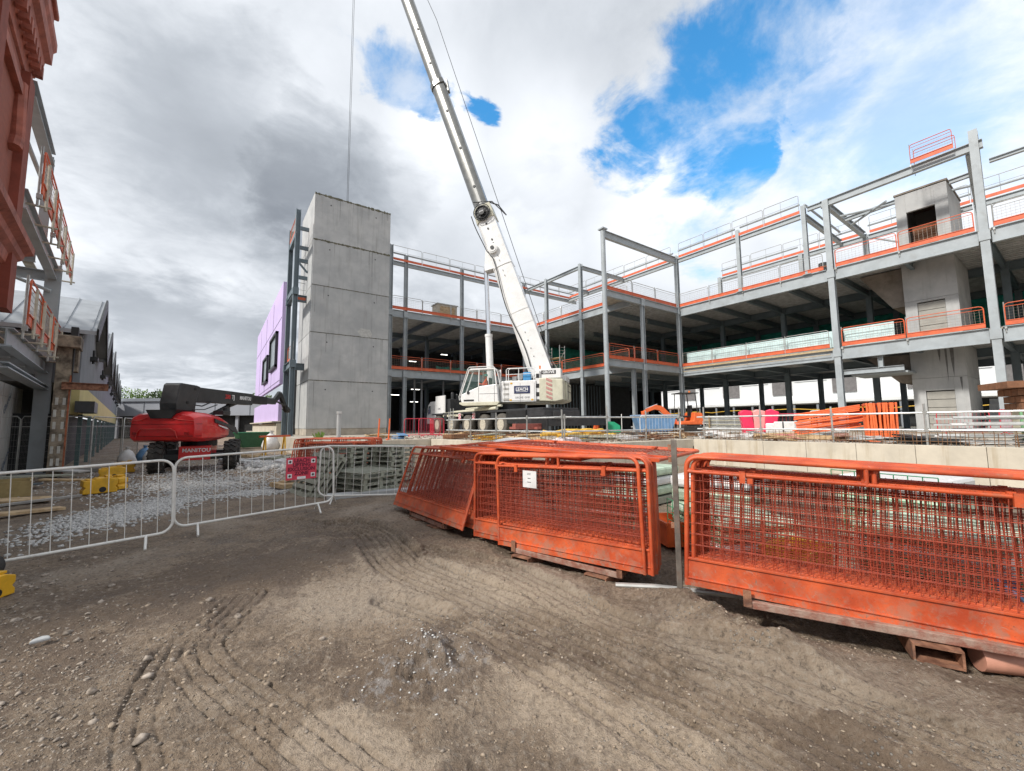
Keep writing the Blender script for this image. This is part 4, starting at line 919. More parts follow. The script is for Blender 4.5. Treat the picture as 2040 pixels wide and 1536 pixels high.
# stillages under the stacks
def stillage(p,q,label,z,depth=.75,pk=(.12,.55)):
    p=Vector((*p,0));q=Vector((*q,0));d=q-p;l=d.length
    t=thing('stillage',label,'stillage',(p.x,p.y,z),math.atan2(d.y,d.x),'steel stillages under the orange stacks')
    for y in(0,depth): mb=MB(); mb.box((l/2,y,0),(l,.05,.06)); mb.build('rail',RUSTO,t,bevel=.006)
    for x in pk:
        mb=MB(); x0=x*l
        for zz in(-.047,-.155): mb.box((x0+.13,depth/2-.03,zz),(.26,depth+.10,.014))
        for xx in(x0+.006,x0+.254): mb.box((xx,depth/2-.03,-.1),(.014,depth+.10,.10))
        mb.build('fork_pocket',RUST,t)
    for x in(.02,l-.02):
        mb=MB(); mb.box((x,-.03,.05),(.06,.012,.13)); mb.build('lug',RUST,t)
    return t
stillage((3.66,1.83),(4.36,.35),'rusty stillage under the right orange stack',.095,.6,(.62,))
stillage((3.09,4.35),(3.46,2.95),'rusty stillage under the middle orange stack',.02+.02,.7,(.02,.72))
stillage((2.86,7.1),(2.9,5.85),'rusty stillage under the left leaning stack',.05,.8,(.05,.6))
t=thing('stillage_post','rusty upright steel post standing between the middle and right orange stacks','post',(3.63,2.41,-.08),R(-60))
mb=MB(); mb.box((0,0,.76),(.05,.04,1.5)); mb.build('shaft',mat('grey_worn_post',(.16,.14,.12),.7,.2,.3,9,dirt=.5,dirtc=(.22,.12,.08),ds=8),t,bevel=.004); mb=MB()
for z in(1.32,1.44,.7): mb.box((-.04,0,z),(.03,.03,.05))
mb.box((0,0,.02),(.1,.1,.05)); mb.build('bracket',RUST,t)
t=tag((lambda m:(m.tube((4.35,.62,-.03),(5.6,-.9,-.03),.085,16),m.build('drain_pipe',PIPEP,smooth=True))[1])(MB()),'salmon coloured pipe lying on the mud under the right orange stack','pipe')
t=tag((lambda m:(m.path([(3.3,2.9,.0),(3.5,2.6,.03),(3.9,2.1,.02),(4.4,1.6,.0)],.025,8),m.build('loose_pipe',GREYT,smooth=True))[1])(MB()),'thin grey pipe lying beneath the orange stacks at the rusty post','pipe')
# green-white wrapped bundles behind the panels
for i,(x,y,sx,sy,sz,rz) in enumerate([(5.2,2.7,1.0,1.2,.5,-30),(6.6,3.6,1.1,1.2,.75,10),(5.7,1.0,1.0,1.1,.6,0),(6.4,-.6,1.2,1.1,.7,15),(7.6,1.6,1.2,1.1,.85,-8),(7.4,5.6,1.1,1.0,.7,5),(5.4,4.6,.9,.9,.45,20),(7.9,-1.2,1.2,1.2,.8,-10),(6.2,-2.3,1.1,1.1,.6,6)]):
    nm=['just right of the rusty post','behind the gap at the rusty post','behind the middle of the right orange stack','behind the right end of the orange stack','largest, behind the right stack','below the retaining wall behind the middle stack','low, behind the middle orange stack','by the wall at the far right','at the far right edge'][i]
    t=thing('wrapped_pallet',f'pale green wrapped pallet load, {nm}','pallet load',(x,y,.02),R(rz),'wrapped pallet loads between wall and panels')
    mb=MB(); mb.box((0,0,.06),(sx,sy,.12)); mb.build('pallet_base',PALLET,t)
    k=3
    for j in range(k):
        mb=MB(); mb.box((random.uniform(-.03,.03),0,.14+(sz-.14)*(j+.5)/k),(sx*.96,sy*.96,(sz-.14)/k-.02)); mb.build('wrapped_bag',WRAPG if (i+j)%3 else SHEET,t,bevel=.05)
    if i%2==0:
        mb=MB()
        for a in range(9): mb.tube((-sx/2-.03,-sy/2+a*sy/8,.1),(-sx/2-.03,-sy/2+a*sy/8,sz+.05),.006,4)
        for a in range(6): mb.tube((-sx/2-.03,-sy/2,.1+a*(sz-.05)/5),(-sx/2-.03,sy/2,.1+a*(sz-.05)/5),.006,4)
        mb.build('green_mesh_side',GREENM,t)
for i,(x,y,m_) in enumerate([(4.9,1.9,YEL),(5.0,.3,BLUEP),(4.95,-.6,SHEET),(5.0,3.4,ORANGEP)]):
    t=thing('crate',['yellow','blue','white','orange'][i]+' plastic crate glimpsed through the orange mesh stacks','crate',(x,y,.02),R(20*i))
    mb=MB()
    for (c,d) in(((0,.2,.17),(.6,.02,.3)),((0,-.2,.17),(.6,.02,.3)),((.29,0,.17),(.02,.38,.3)),((-.29,0,.17),(.02,.38,.3)),((0,0,.03),(.58,.38,.02))): mb.box(c,d)
    mb.build('shell',m_,t,bevel=.005); mb=MB(); mb.box((0,.21,.3),(.62,.03,.04)); mb.box((0,-.21,.3),(.62,.03,.04)); mb.build('rim',m_,t)

# ------------------------------------------------------------------ white pedestrian barriers
def barrier_proto(Lg=2.3,Hh=1.0,z0=.12,label='x',m=WHITEP,nb=13,rr=.018,name='pedestrian_barrier'):
    r=thing(name,label,'barrier')
    R_=.15
    def arc(cx,cz,a0,a1): return [(cx+R_*math.cos(a0+(a1-a0)*i/6),0,cz+R_*math.sin(a0+(a1-a0)*i/6)) for i in range(7)]
    mb=MB(); mb.path(arc(R_,Hh+z0-R_,math.pi,math.pi/2)+arc(Lg-R_,Hh+z0-R_,math.pi/2,0)+arc(Lg-R_,z0+R_,0,-math.pi/2)+arc(R_,z0+R_,-math.pi/2,-math.pi),rr,10,True); mb.build('frame',m,r,smooth=50)
    mb=MB()
    for i in range(1,nb+1): x=Lg*i/(nb+1); mb.tube((x,0,z0),(x,0,Hh+z0),.005,6)
    mb.build('bars',m,r,smooth=50)
    for x in(.28,Lg-.28):
        mb=MB(); mb.tube((x,0,z0),(x-.02,-.2,-.02),.016,8); mb.tube((x,0,z0),(x+.02,.2,-.02),.016,8); mb.build('foot',m,r,smooth=50)
    return r
bp_=barrier_proto()
GB='white pedestrian barriers across the track'
def pb(o,p,q,z,zq,lab):
    p=Vector((*p,z));q=Vector((*q,zq));d=q-p; o['label']=lab;o['group']=GB; o.location=p; o.rotation_euler=(Matrix.Rotation(math.atan2(d.y,d.x),4,'Z')@Matrix.Rotation(-math.asin((zq-z)/d.length),4,'Y')).to_euler()
pb(bp_,(-2.70,7.25),(-.47,7.63),-.06,.02,'white pedestrian barrier nearest the camera at the left edge')
pb(dup(bp_),(-.44,7.92),(1.95,8.32),.02,.1,'white pedestrian barrier carrying the red exclusion sign')
pb(dup(bp_),(1.72,9.2),(3.95,8.35),.07,.0,'white pedestrian barrier right of the sign, ending behind the left orange stack')
sg=thing('exclusion_sign','red sign reading lifting exclusion zone on the white barrier','sign',(1.24,8.16,.86),math.atan2(.4,2.39))
SR=mat('sign_red',(.62,.05,.09),.45,0,.1,8); 
mb=MB(); mb.box((0,-.03,0),(.50,.006,.38)); mb.build('plate',SR,sg,bevel=.002)
for s,z in(('LEACH',.135),('LIFTING',.062),('EXCLUSION',-.012),('ZONE',-.085)): text(s,.082,mat('sign_dark_print',(.16,.01,.03),.6),sg,frameM((0,-.034,z),(1,0,0),(0,0,1)),ext=.001,bold=.004)
mb=MB()
for x in(-.19,.19):
    for z in(.12,-.12): mb.box((x,-.0345,z),(.07,.002,.07))
mb.box((0,-.0345,-.16),(.14,.002,.045)); mb.build('white_patches',LETW,sg)
for x in(-.19,.19):
    for z in(.12,-.12): mb=MB(); mb.box((x,-.037,z),(.035,.002,.035),(0,.7,0)); mb.build('symbol',LETK,sg)
mb=MB()
for x in(-.2,.2): mb.tube((x,-.02,.19),(x,.02,.24),.004,4)
mb.build('cable_ties',LETK,sg)

# pallets behind the barrier
def pallet(label):
    r=thing('pallet',label,'pallet')
    mb=MB()
    for i in range(7): mb.box((-.5+i*1.0/6,0,.13),(.10,1.2,.022))
    mb.build('top_boards',PALLET,r)
    mb=MB()
    for y in(-.55,0,.55): mb.box((0,y,.012),(1.0,.1,.022)); mb.box((0,y,.107),(1.0,.1,.022))
    for y in(-.55,0,.55):
        for x in(-.45,0,.45): mb.box((x,y,.06),(.1,.1,.074))
    mb.build('blocks',PALLET,r); return r
pl=pallet('x'); fst=True
for (cx,cy,n_,rz,tl,nm) in((3.0,11.9,8,28,0,'the tall weathered pallet stack'),(2.98,10.4,4,22,0,'the short pallet stack'),(3.9,11.6,8,30,0,'the rear weathered pallet stack')):
    for i in range(n_):
        o=pl if fst else dup(pl); fst=False; o['label']=f'weathered grey pallet, {ORD[i]} up from the ground in {nm}'; o['group']='weathered pallets behind the barriers'
        o.location=(cx+random.uniform(-.03,.03),cy+random.uniform(-.03,.03),.0+i*.128+.0); o.rotation_euler=(R(random.uniform(-.3,.3)),R(random.uniform(-.3,.3)),R(rz+random.uniform(-3,3)))
for k,(x,y,rz,t_) in enumerate([(2.2,10.9,10,58)]):
    for i in range(3):
        o=dup(pl); o['label']=f'pallet leaning against the short stack, {ORD[i]} from the left'; o['group']='leaning pallets'; o.location=(x-.1*i,y+.1*i,.38); o.rotation_euler=(0,R(-t_),R(rz))
# concrete kerbs / blocks on ground there
t=tag((lambda m:(m.box((3.1,9.7,.05),(2.2,.25,.12),(0,0,R(-8))),m.build('kerb_block',CONC,bevel=.02))[1])(MB()),'grey concrete kerb lying beneath the right hand white barrier','kerb')
# ------------------------------------------------------------------ things at the left of the track
def post_fence(p,q,label,hh=2.0,first=None):
    r=thing('mesh_fence',label,'fence panel')
    L_=3.4
    mb=MB(); 
    mb.path([(.02,0,0),(.02,0,hh-.1),(.1,0,hh),(L_-.1,0,hh),(L_-.02,0,hh-.1),(L_-.02,0,0)],.021,8); mb.tube((.02,0,.15),(L_-.02,0,.15),.016,6); mb.tube((.02,0,hh-.35),(L_-.02,0,hh-.35),.014,6); mb.build('frame',GREYT,r,smooth=50)
    mb=MB()
    for i in range(1,56): mb.tube((L_*i/56,0,.12),(L_*i/56,0,hh),.002,3,caps=False)
    for j in range(9): mb.tube((0,0,.2+j*.2),(L_,0,.2+j*.2),.002,3,caps=False)
    mb.build('wire_mesh',GREYT,r)
    mb=MB(); mb.box((.0,0,.07),(.24,.65,.14)); mb.build('block_foot',mat('concrete_foot',(.28,.27,.25),.9),r,bevel=.02)
    return r
hf=post_fence(0,0,'x')
for i,(a,b,l_) in enumerate([((-8.9,20.9),(-5.4,21.1),'grey wire fence panel at the left edge'),((-5.4,21.1),(-3.7,21.3),'grey wire fence panel before the old brick pier'),((-3.7,21.3),(-3.3,24.2),'grey wire fence panel in front of the sawtooth shed'),((-3.25,24.2),(-3.1,27.2),'farthest grey wire fence panel, beyond the yellow boxes')]):
    o=hf if i==0 else dup(hf); p=Vector((*a,0));q=Vector((*b,0)); o['label']=l_; o['group']='grey wire fence panels along the shed'
    o.location=p; o.rotation_euler=(0,0,math.atan2(q.y-p.y,q.x-p.x)); o.scale=((q-p).length/3.4,1,1)
def yellow_box(x,y,rz,s,label):
    t=thing('yellow_ballast_block',label,'barrier base',(x,y,0),R(rz),'yellow plastic ballast blocks'); t.scale=(s,s,s)
    mb=MB(); mb.prism([(-.42,0),(.42,0),(.42,.12),(.36,.2),(.42,.26),(.42,.42),(.2,.5),(-.1,.5),(-.16,.44),(-.42,.44),(-.42,.26),(-.36,.2),(-.42,.12)],-.22,.22,axis='y'); mb.build('block_body',YEL,t,bevel=.025)
    mb=MB(); mb.box((.2,0,.53),(.16,.3,.06)); mb.box((-.25,0,.46),(.18,.34,.03)); mb.build('lug',YEL,t,bevel=.01)
    mb=MB(); mb.tube((.05,-.225,.12),(.05,-.19,.12),.09,14); mb.build('socket',BLACK,t)
yellow_box(-2.3,14.4,20,.74,'yellow ballast block nearest the barriers, wide and scuffed')
yellow_box(-2.15,15.0,-30,.66,'yellow ballast block tucked behind the nearest one')
yellow_box(-2.6,18.0,10,.75,'yellow ballast block in the middle of the row beside the fence')
yellow_box(-2.65,20.3,5,.75,'yellow ballast block farthest away, near the lift wheel')
yellow_box(-1.70,6.15,60,.42,'yellow ballast block cut by the left picture edge')
def sack(x,y,s,label,m=SHEET,z=0):
    bpts=[]; n=18; rings=[]
    for j in range(8):
        t_=j/7; rr=(math.sin(math.pi*min(1,t_*.8+.15))**.6)*s*(.5 if t_>.9 else 1)*(1.15-.45*t_); rings.append([Vector((math.cos(6.283*i/n)*rr*(1+.14*math.sin(i*2.3+j)),math.sin(6.283*i/n)*rr*.8*(1+.14*math.sin(i*1.7+j*2)),t_*s*2.3)) for i in range(n)])
    t=thing('sack',label,'sack',(x,y,z)); mb=MB(); mb.loft(rings); mb.build('sack_body',m,t,smooth=70); mb=MB(); mb.tube((0,0,s*2.25),(.05*s,0,s*2.6),.18*s,7,.3*s); mb.build('tied_neck',m,t,smooth=70)
sack(-3.0,23.6,.3,'tall white sack beside the far fence panel'); sack(-2.3,24.3,.28,'white sack leaning left of the rear lift wheel'); sack(-2.6,25.1,.3,'dark blue sack between the white sacks',BLUEP)
for i,(x,y,l_,w_,rz,m_) in enumerate([(-3.2,11.5,1.9,.24,35,WOOD),(-3.6,13.4,1.4,.5,10,WOOD),(-3.2,12.6,2.8,.06,60,GREYT),(-4.2,16,2.4,.25,80,STEELD),(-3.1,16.6,1.6,.2,-20,WOOD),(-4.3,18.5,1.5,.3,20,PALLET),(-5.4,17.8,2.2,.2,40,PALLET),(-3.9,19.6,1.2,.35,-40,BOARDW)]):
    mb=MB(); mb.box((0,0,.05+.02*i),(l_,w_,.05),(R(2),R(3),0)); o=mb.build('loose_board',m_,bevel=.005); o.location=(x,y,.02); o.rotation_euler=(0,0,R(rz))
    tag(o,['pale timber plank nearest the barriers at the left','wide pale board lying left of the yellow block','thin metal bar lying between board and yellow block','dark steel offcut lying at the foot of the left steel column','short timber plank lying by the middle yellow block','grey weathered board lying by the fence foot','long grey weathered board under the insulated wall','pale insulation offcut lying near the fence panels'][i],'board','loose boards on the left verge')
sk=thing('timber_trough','low pale timber trough on the ground by the left steel column','trough',(-4.9,15.0,.0),R(12))
mb=MB(); mb.box((0,.5,.18),(2.6,.04,.36)); mb.box((0,-.5,.18),(2.6,.04,.36)); mb.box((1.28,0,.18),(.04,.96,.36)); mb.build('side',mat('ochre_board',(.36,.27,.12),.8),sk); mb=MB(); mb.box((0,0,.05),(2.5,.9,.04)); mb.build('floor_board',WOOD,sk)
mb=MB(); mb.tube((0,0,0),(0,.28,0),.15,20); o=mb.build('rubber_foot',RUBBER,bevel=.02); o.location=(-1.98,6.85,.1); tag(o,'round black rubber foot at the left edge under the nearest barrier','rubber foot')
mb=MB(); mb.prism([(0,0),(.11,.02),(.09,.07),(.05,.085),(.01,.05)],0,.025); o=mb.build('stone_slab',mat('pale_stone',(.45,.46,.46),.8),bevel=.01); o.location=(-1.05,4.65,.02); tag(o,'pale flat stone lying on the rubble at the lower left','stone')
for i,(x,y,l_,rz) in enumerate([(1.6,12.2,.8,30),(1.3,21.3,2.4,-20),(2.6,22.0,2.0,15),(1.9,24.5,2.6,50),(2.6,19.6,1.4,-50),(.9,26.0,1.8,10)]):
    mb=MB(); mb.box((0,0,.08),(l_,.45,.12),(R(5),R(6),0)); mb.box((.1,.15,.2),(l_*.8,.2,.06),(R(-8),R(-5),.3)); o=mb.build('debris_heap',[WOOD,SHEET,PALLET][i%3],bevel=.02); o.location=(x,y,.0); o.rotation_euler=(0,0,R(rz)); tag(o,f'low heap of broken boards beyond the lift, {ORD[i]} from the near side','debris','broken board heaps right of the lift')
rocks('rubble_bank',blobpts(500,2.2,20.5,.7,2.2,.1),rng.uniform(.06,.18,500),GRAV)
t=thing('trestle','small orange timber trestle on the ground before the lilac wall','trestle',(2.6,25.8,0),R(20))
mb=MB(); mb.box((0,0,1.05),(1.6,.12,.1)); mb.build('top_bar',GUARD,t)
for sx in(-.5,.5):
    mb=MB(); mb.bar((sx,-.05,1.0),(sx-.15,-.45,0),.07,.07); mb.bar((sx,.05,1.0),(sx+.1,.45,0),.07,.07); mb.build('leg',YEL,t)
t=thing('green_skip','dark green skip behind the lift counterweight','skip',(2.2,36,0),R(15)); t.scale=(.6,.6,.8); mb=MB(); mb.prism([(-1.3,.1),(1.3,.1),(1.8,1.4),(-1.8,1.4)],-.9,.9,axis='y'); mb.build('skip_body',mat('dark_green_skip',(.02,.10,.04),.5),t,bevel=.03); mb=MB(); mb.box((0,0,1.42),(3.7,1.9,.08)); mb.build('rim',GREENM,t)
sack(2.9,31,.5,'pale cream bulk bag beside the green skip',SHEET)
# ------------------------------------------------------------------ red boom lift
HB=R(-31.4)   # local +y = boom direction
lf=thing('boom_lift','red telescopic boom lift with dark grey arm on the track','boom lift',(-.85,19.75,0),HB); lf.scale=(.94,.94,.97)
CHM=Matrix.Rotation(R(27),4,'Z')@Matrix.Translation((.35,.2,0))
def wheel(mbt,mbr,c,ax,r,w,nl,hub=.55,lug=.05):
    c=Vector(c);ax=Vector(ax).normalized()
    u_=ax.orthogonal().normalized(); v_=ax.cross(u_)
    prof=[(-w/2,r*.56),(-w/2,r*.86),(-w*.42,r*.96),(-w*.3,r),(w*.3,r),(w*.42,r*.96),(w/2,r*.86),(w/2,r*.56)]
    n=28; rings=[[c+ax*a+(u_*math.cos(6.2832*i/n)+v_*math.sin(6.2832*i/n))*rr for i in range(n)] for a,rr in prof]
    mbt.loft(rings,caps=False)
    for i in range(nl):
        for s in(-1,1):
            a=6.2832*(i+(.5 if s>0 else 0))/nl; d=u_*math.cos(a)+v_*math.sin(a); a2=a+.25*s; d2=u_*math.cos(a2)+v_*math.sin(a2)
            mbt.bar(c+ax*(s*w*.02)+d*(r+lug*.2),c+ax*(s*w*.47)+d2*(r*.965+lug*.2),lug*1.6,lug,upv=d)
    for s in(-1,1):
        pr=[(w*.47*s,r*.58),(w*.36*s,r*.54),(w*.20*s,r*.35),(w*.34*s,r*.2),(w*.42*s,.02)]
        mbr.loft([[c+ax*a+(u_*math.cos(6.2832*i/n)+v_*math.sin(6.2832*i/n))*rr for i in range(n)] for a,rr in pr],caps=True)
        for k in range(8):
            a=k*.785; p=c+ax*(w*.33*s)+(u_*math.cos(a)+v_*math.sin(a))*r*.3; mbr.tube(p,p+ax*(.03*s),.018,6)
for (x,y) in((-1.12,-1.1),(1.12,-1.1),(-1.12,1.5),(1.12,1.5)):
    mt=MB();mr=MB(); wheel(mt,mr,(x,y,.55),(1,0,0),.53,.42,16,lug=.06); mt.xf(CHM); mr.xf(CHM)
    w_=thing('wheel',None,None); del_=[w_.pop(k) for k in list(w_.keys()) if k in('label','category','group')]; w_.parent=lf
    mt.build('tyre',RUBBER,w_,smooth=40); mr.build('rim',mat('lift_rim_grey',(.2,.2,.2),.5),w_,smooth=40)
mb=MB(); mb.box((0,.25,.68),(.95,2.9,.52)); mb.xf(CHM); mb.build('chassis',RED,lf,bevel=.04)
mb=MB(); mb.box((0,-1.1,.55),(1.9,.22,.22)); mb.box((0,1.5,.55),(1.9,.22,.22)); mb.tube((0,0,.9),(0,0,1.12),.6,20); mb.box((-.75,-.5,.62),(.5,.5,.35)); mb.xf(CHM); mb.build('axle',BLACK,lf,bevel=.02)
text('MANITOU',.19,LETW,lf,CHM@frameM((.05,-1.227,.78),(1,0,0),(0,0,1)),bold=.004)
mb=MB(); mb.box((0,-1.205,.68),(.98,.03,.5)); mb.xf(CHM); mb.build('chassis_plate',RED,lf,bevel=.01)
# turret counterweight shell : loft of rounded cross sections along y
def sect(y,w,z0,z1,ch_,top=0): 
    return [Vector(p) for p in((-w+ch_,y,z0),(w-ch_,y,z0),(w-.02,y,z0+ch_*.7),(w,y,(z0+z1)/2-.05),(w-.05,y,z1-ch_*1.2),(w-ch_*1.6,y,z1-.08),(w*.42,y,z1),(-w*.42,y,z1),(-w+ch_*1.6,y,z1-.08),(-w+.05,y,z1-ch_*1.2),(-w,y,(z0+z1)/2-.05),(-w+.02,y,z0+ch_*.7))]
mb=MB(); mb.loft([sect(-1.42,.95,1.28,2.0,.14),sect(-1.36,1.12,1.18,2.12,.14),sect(-1.15,1.26,1.12,2.2,.16),sect(-.6,1.28,1.12,2.22,.16),sect(.1,1.24,1.14,2.14,.16),sect(.7,1.14,1.2,1.96,.16),sect(.95,.95,1.28,1.84,.14)])
mb.build('counterweight',RED,lf,smooth=28,bevel=.02)
mb=MB(); 
mb.path([(-.85,-1.44,1.25),(-.8,-1.455,1.5),(-.7,-1.46,1.58),(.35,-1.46,1.58),(.5,-1.455,1.5),(.58,-1.44,1.25)],.018,6)
mb.path([(-1.1,-1.40,1.86),(-.7,-1.44,1.9),(-.5,-1.44,1.98)],.014,6); mb.path([(.35,-1.44,1.98),(.6,-1.44,1.9),(1.1,-1.38,1.86)],.014,6); mb.build('pressed_rib',mat('lift_red_edge',(.6,.06,.05),.35),lf,smooth=True)
mb=MB(); mb.prism([(-.5,1.95),(.9,1.62),(1.1,1.35),(.8,1.4),(.3,1.65),(-.45,1.8)],1.25,1.285,axis='x'); mb.build('side_vent',DARKG,lf)
mb=MB(); mb.prism([(-.25,1.72),(.35,1.58),(.3,1.54),(-.2,1.66)],1.262,1.292,axis='x'); mb.build('side_badge',LETW,lf)
mb=MB(); mb.prism([(-.55,2.26),(.55,2.26),(.35,1.95),(-.35,1.95)],-1.48,-.5,axis='y'); mb.build('boom_well',BLACK,lf)
mb=MB()
for x in(-.9,.9): mb.box((x,-1.44,1.42),(.16,.02,.08))
mb.build('rear_light',mat('dark_red_lens',(.25,.01,.01),.2),lf)
mb=MB()
for z in(1.75,1.32): mb.path([(-1.2,-1.25,z),(-1.0,-1.44,z),(1.0,-1.44,z),(1.24,-1.2,z),(1.22,.4,z-.02)],.006,4)
mb.build('panel_gap',mat('gap_dark',(.06,.01,.01),.8),lf)
mb=MB(); mb.path([(.27,-.4,2.5),(.32,.2,2.45),(.28,.9,2.66),(.26,1.6,2.62)],.025,6); mb.path([(.3,-.3,2.3),(.36,.3,2.32),(.3,1.2,2.55)],.02,6); mb.build('hose',BLACK,lf,smooth=True)
# knuckle and boom
mb=MB(); mb.prism([(-1.1,1.9),(-.75,1.9),(-.6,2.15),(-.15,2.2),(-.1,2.62),(.1,3.2),(-.1,3.24),(-.95,3.26),(-1.05,3.2),(-1.2,2.5)],-.30,.30,axis='x'); 
kn=mb.build('boom_knuckle',DARKG,lf,bevel=.03)
mb=MB(); mb.tube((.29,-.2,3.1),(.32,-.2,3.1),.06,12); mb.tube((.29,-.6,2.55),(.32,-.6,2.55),.06,12); mb.build('pivot_cap',BLACK,kn)
mb=MB(); mb.loft([[Vector(p) for p in((x0-w,y,z-h),(x0+w,y,z-h),(x0+w,y,z+h),(x0-w,y,z+h))] for x0,y,z,w,h in((.03,-.15,2.90,.2,.29),(.03,4.1,2.93,.18,.27))]); bo=mb.build('boom',DARKG,lf,bevel=.02)
mb=MB(); mb.box((.03,4.85,2.95),(.28,1.5,.40)); mb.build('boom_extension',BLACK,lf,bevel=.02)
mb=MB(); mb.box((.03,6.0,2.96),(.22,1.2,.31)); mb.build('boom_extension',DARKG,lf,bevel=.02)
mb=MB(); mb.bar((.03,6.55,2.95),(.03,7.2,3.45),.16,.3); mb.bar((.03,7.2,3.45),(.03,8.1,2.5),.16,.26); mb.tube((.1,6.6,3.0),(.1,7.7,2.8),.05,8); mb.bar((.0,7.9,2.7),(.0,8.35,2.5),.3,.22); mb.build('jib',BLACK,lf,bevel=.02)
mb=MB(); mb.tube((.03,1.0,2.05),(.03,2.6,2.62),.075,12); mb.tube((.03,2.4,2.55),(.03,3.0,2.72),.1,12); mb.build('lift_ram',BLACK,lf,smooth=True)
mb=MB(); mb.box((.75,.8,2.2),(.4,.5,.16)); mb.tube((.75,1.1,2.1),(.75,1.1,2.42),.13,10); mb.build('engine_cap',DARKG,lf)
text('280',.26,LETR,lf,frameM((.225,2.05,2.93),(0,1,.0),(0,0,1)),bold=.006)
text('TJ',.26,LETW,lf,frameM((.225,2.45,2.93),(0,1,.0),(0,0,1)),bold=.006)
text('MANITOU',.24,LETW,lf,frameM((.22,3.45,2.94),(0,1,.0),(0,0,1)),bold=.008,xs=.85)

# ------------------------------------------------------------------ mobile crane
# carrier: local x across, y along towards its cab (world +Y)
crn=thing('mobile_crane','white mobile crane with its telescopic boom raised on the slab','crane',(16.0,22.0,SZ))
def lp(x,y,z): return (x-16.0,y-22.0,z-SZ)
for i,y in enumerate((21.75,23.9,26.1,28.5,31.0)):
    for x in(14.72,17.3):
        mt=MB();mr=MB(); wheel(mt,mr,lp(x,y,SZ+.68),(1,0,0),.68,.42,26,lug=.018)
        w_=bpy.data.objects.new('wheel',None); COL.objects.link(w_); w_.parent=crn
        mt.build('tyre',TYREG,w_,smooth=40); mr.build('rim',RIM,w_,smooth=40)
mb=MB(); mb.box(lp(16,25,2.05),(1.5,15,.5)); mb.box(lp(16,25,2.42),(2.7,14.6,.14)); mb.box(lp(16,18.4,1.9),(2.7,1.6,.9)); mb.box(lp(16,24.9,2.12),(2.78,1.0,.5))
for y in(22.8,27.3,29.75): mb.box(lp(16,y,2.1),(2.75,.5,.45))
mb.build('carrier_chassis',DARKG,crn,bevel=.02)
mb=MB(); mb.box(lp(14.64,20.2,2.0),(.14,2.0,.8)); mb.box(lp(14.64,18,1.6),(.14,1.4,.9)); mb.build('side_box',BLACK,crn,bevel=.02)
mb=MB(); mb.tube(lp(14.75,22.5,2.62),lp(14.75,28.4,2.5),.11,10); mb.tube(lp(15.0,22.3,2.78),lp(15.0,27,2.7),.08,10); mb.box(lp(14.72,28.6,2.35),(.1,3.2,.34)); mb.build('deck_pipe',CREAM,crn)
mb=MB(); mb.bar(lp(14.5,28.55,1.3),lp(14.5,28.55,2.8),.04,.04); mb.bar(lp(14.5,28.1,1.3),lp(14.5,28.1,2.8),.04,.04)
for k in range(5): mb.bar(lp(14.5,28.1,1.45+k*.28),lp(14.5,28.55,1.45+k*.28),.04,.03)
mb.build('ladder',ALU,crn)
# front cab of the carrier
mb=MB(); mb.prism([(31.6-22,.75),(33.3-22,.75),(33.35-22,1.25),(33.05-22,2.35),(32.6-22,2.6),(31.6-22,2.6),(31.55-22,1.5)],-1.35,1.35,axis='x',M=Matrix.Translation((0,0,0))); cb2=mb.build('carrier_cab',WHITE,crn,bevel=.05)
mb=MB(); mb.prism([(32.5-22,1.6),(33.05-22,1.55),(32.85-22,2.2),(32.55-22,2.25)],-1.38,-1.34,axis='x'); mb.build('window',GLASS,cb2)
mb=MB(); mb.bar((-1.25,11.33,1.3),(-1.25,11.08,2.3),.02,.02); mb.prism([(-1.1,1.3),(1.1,1.3),(1.05,2.3),(-1.05,2.3)],11.2,11.26,axis='y'); mb.build('windscreen',GLASS,cb2)
mb=MB(); mb.box((0,11.2,.55),(2.6,.5,.35)); mb.box((-1.5,11.4,1.9),(.12,.2,.45)); mb.build('bumper',BLACK,cb2,bevel=.02)
mb=MB(); mb.box((-1.28,8.75,2.25),(.1,1.7,1.5)); mb.build('side_screen',WHITE,crn,bevel=.02)
mb=MB(); mb.box((.0,8.2,2.1),(2.2,1.6,1.2)); mb.tube((-.8,7.6,2.6),(-.8,7.6,3.2),.13,10); mb.tube((-.4,7.6,2.6),(-.4,7.6,3.1),.1,10); mb.build('engine_deck',DARKG,crn,bevel=.03)
text('GMK',.24,mat('grey_lettering',(.25,.25,.27),.5),crn,frameM((-1.34,8.9,1.95),(0,-1,0),(0,0,1)))
STRIPE=mat('striped_marker_red',(.6,.03,.06),.4)
def marker(p,ax,s,par):
    mb=MB(); M0=frameM(p,ax,(0,0,1)); mb.box((0,0,0),(.36,.5,.02)); mb.xf(M0); a=mb.build('marker_board',LETW,par)
    mb=MB()
    for k in range(-2,3): mb.prism([(max(-.18,min(.18,-.18)),k*.22-.05-.1*s),(.18,k*.22-.05+.1*s),(.18,k*.22+.05+.1*s),(-.18,k*.22+.05-.1*s)] ,.011,.014)
    mb.v=[(x,max(-.25,min(.25,y)),z) for x,y,z in mb.v]; mb.xf(M0); mb.build('stripes',STRIPE,a,fix=False)
for (y,s) in((27.0,1),(24.95,1)): marker(lp(14.45,y,2.15),(0,-1,0),s*3.5,crn)
for (x,y) in((18.9,20.4),(19.9,20.4),): marker(lp(x,y,1.75),(1,-.2,0),-2.0,crn)
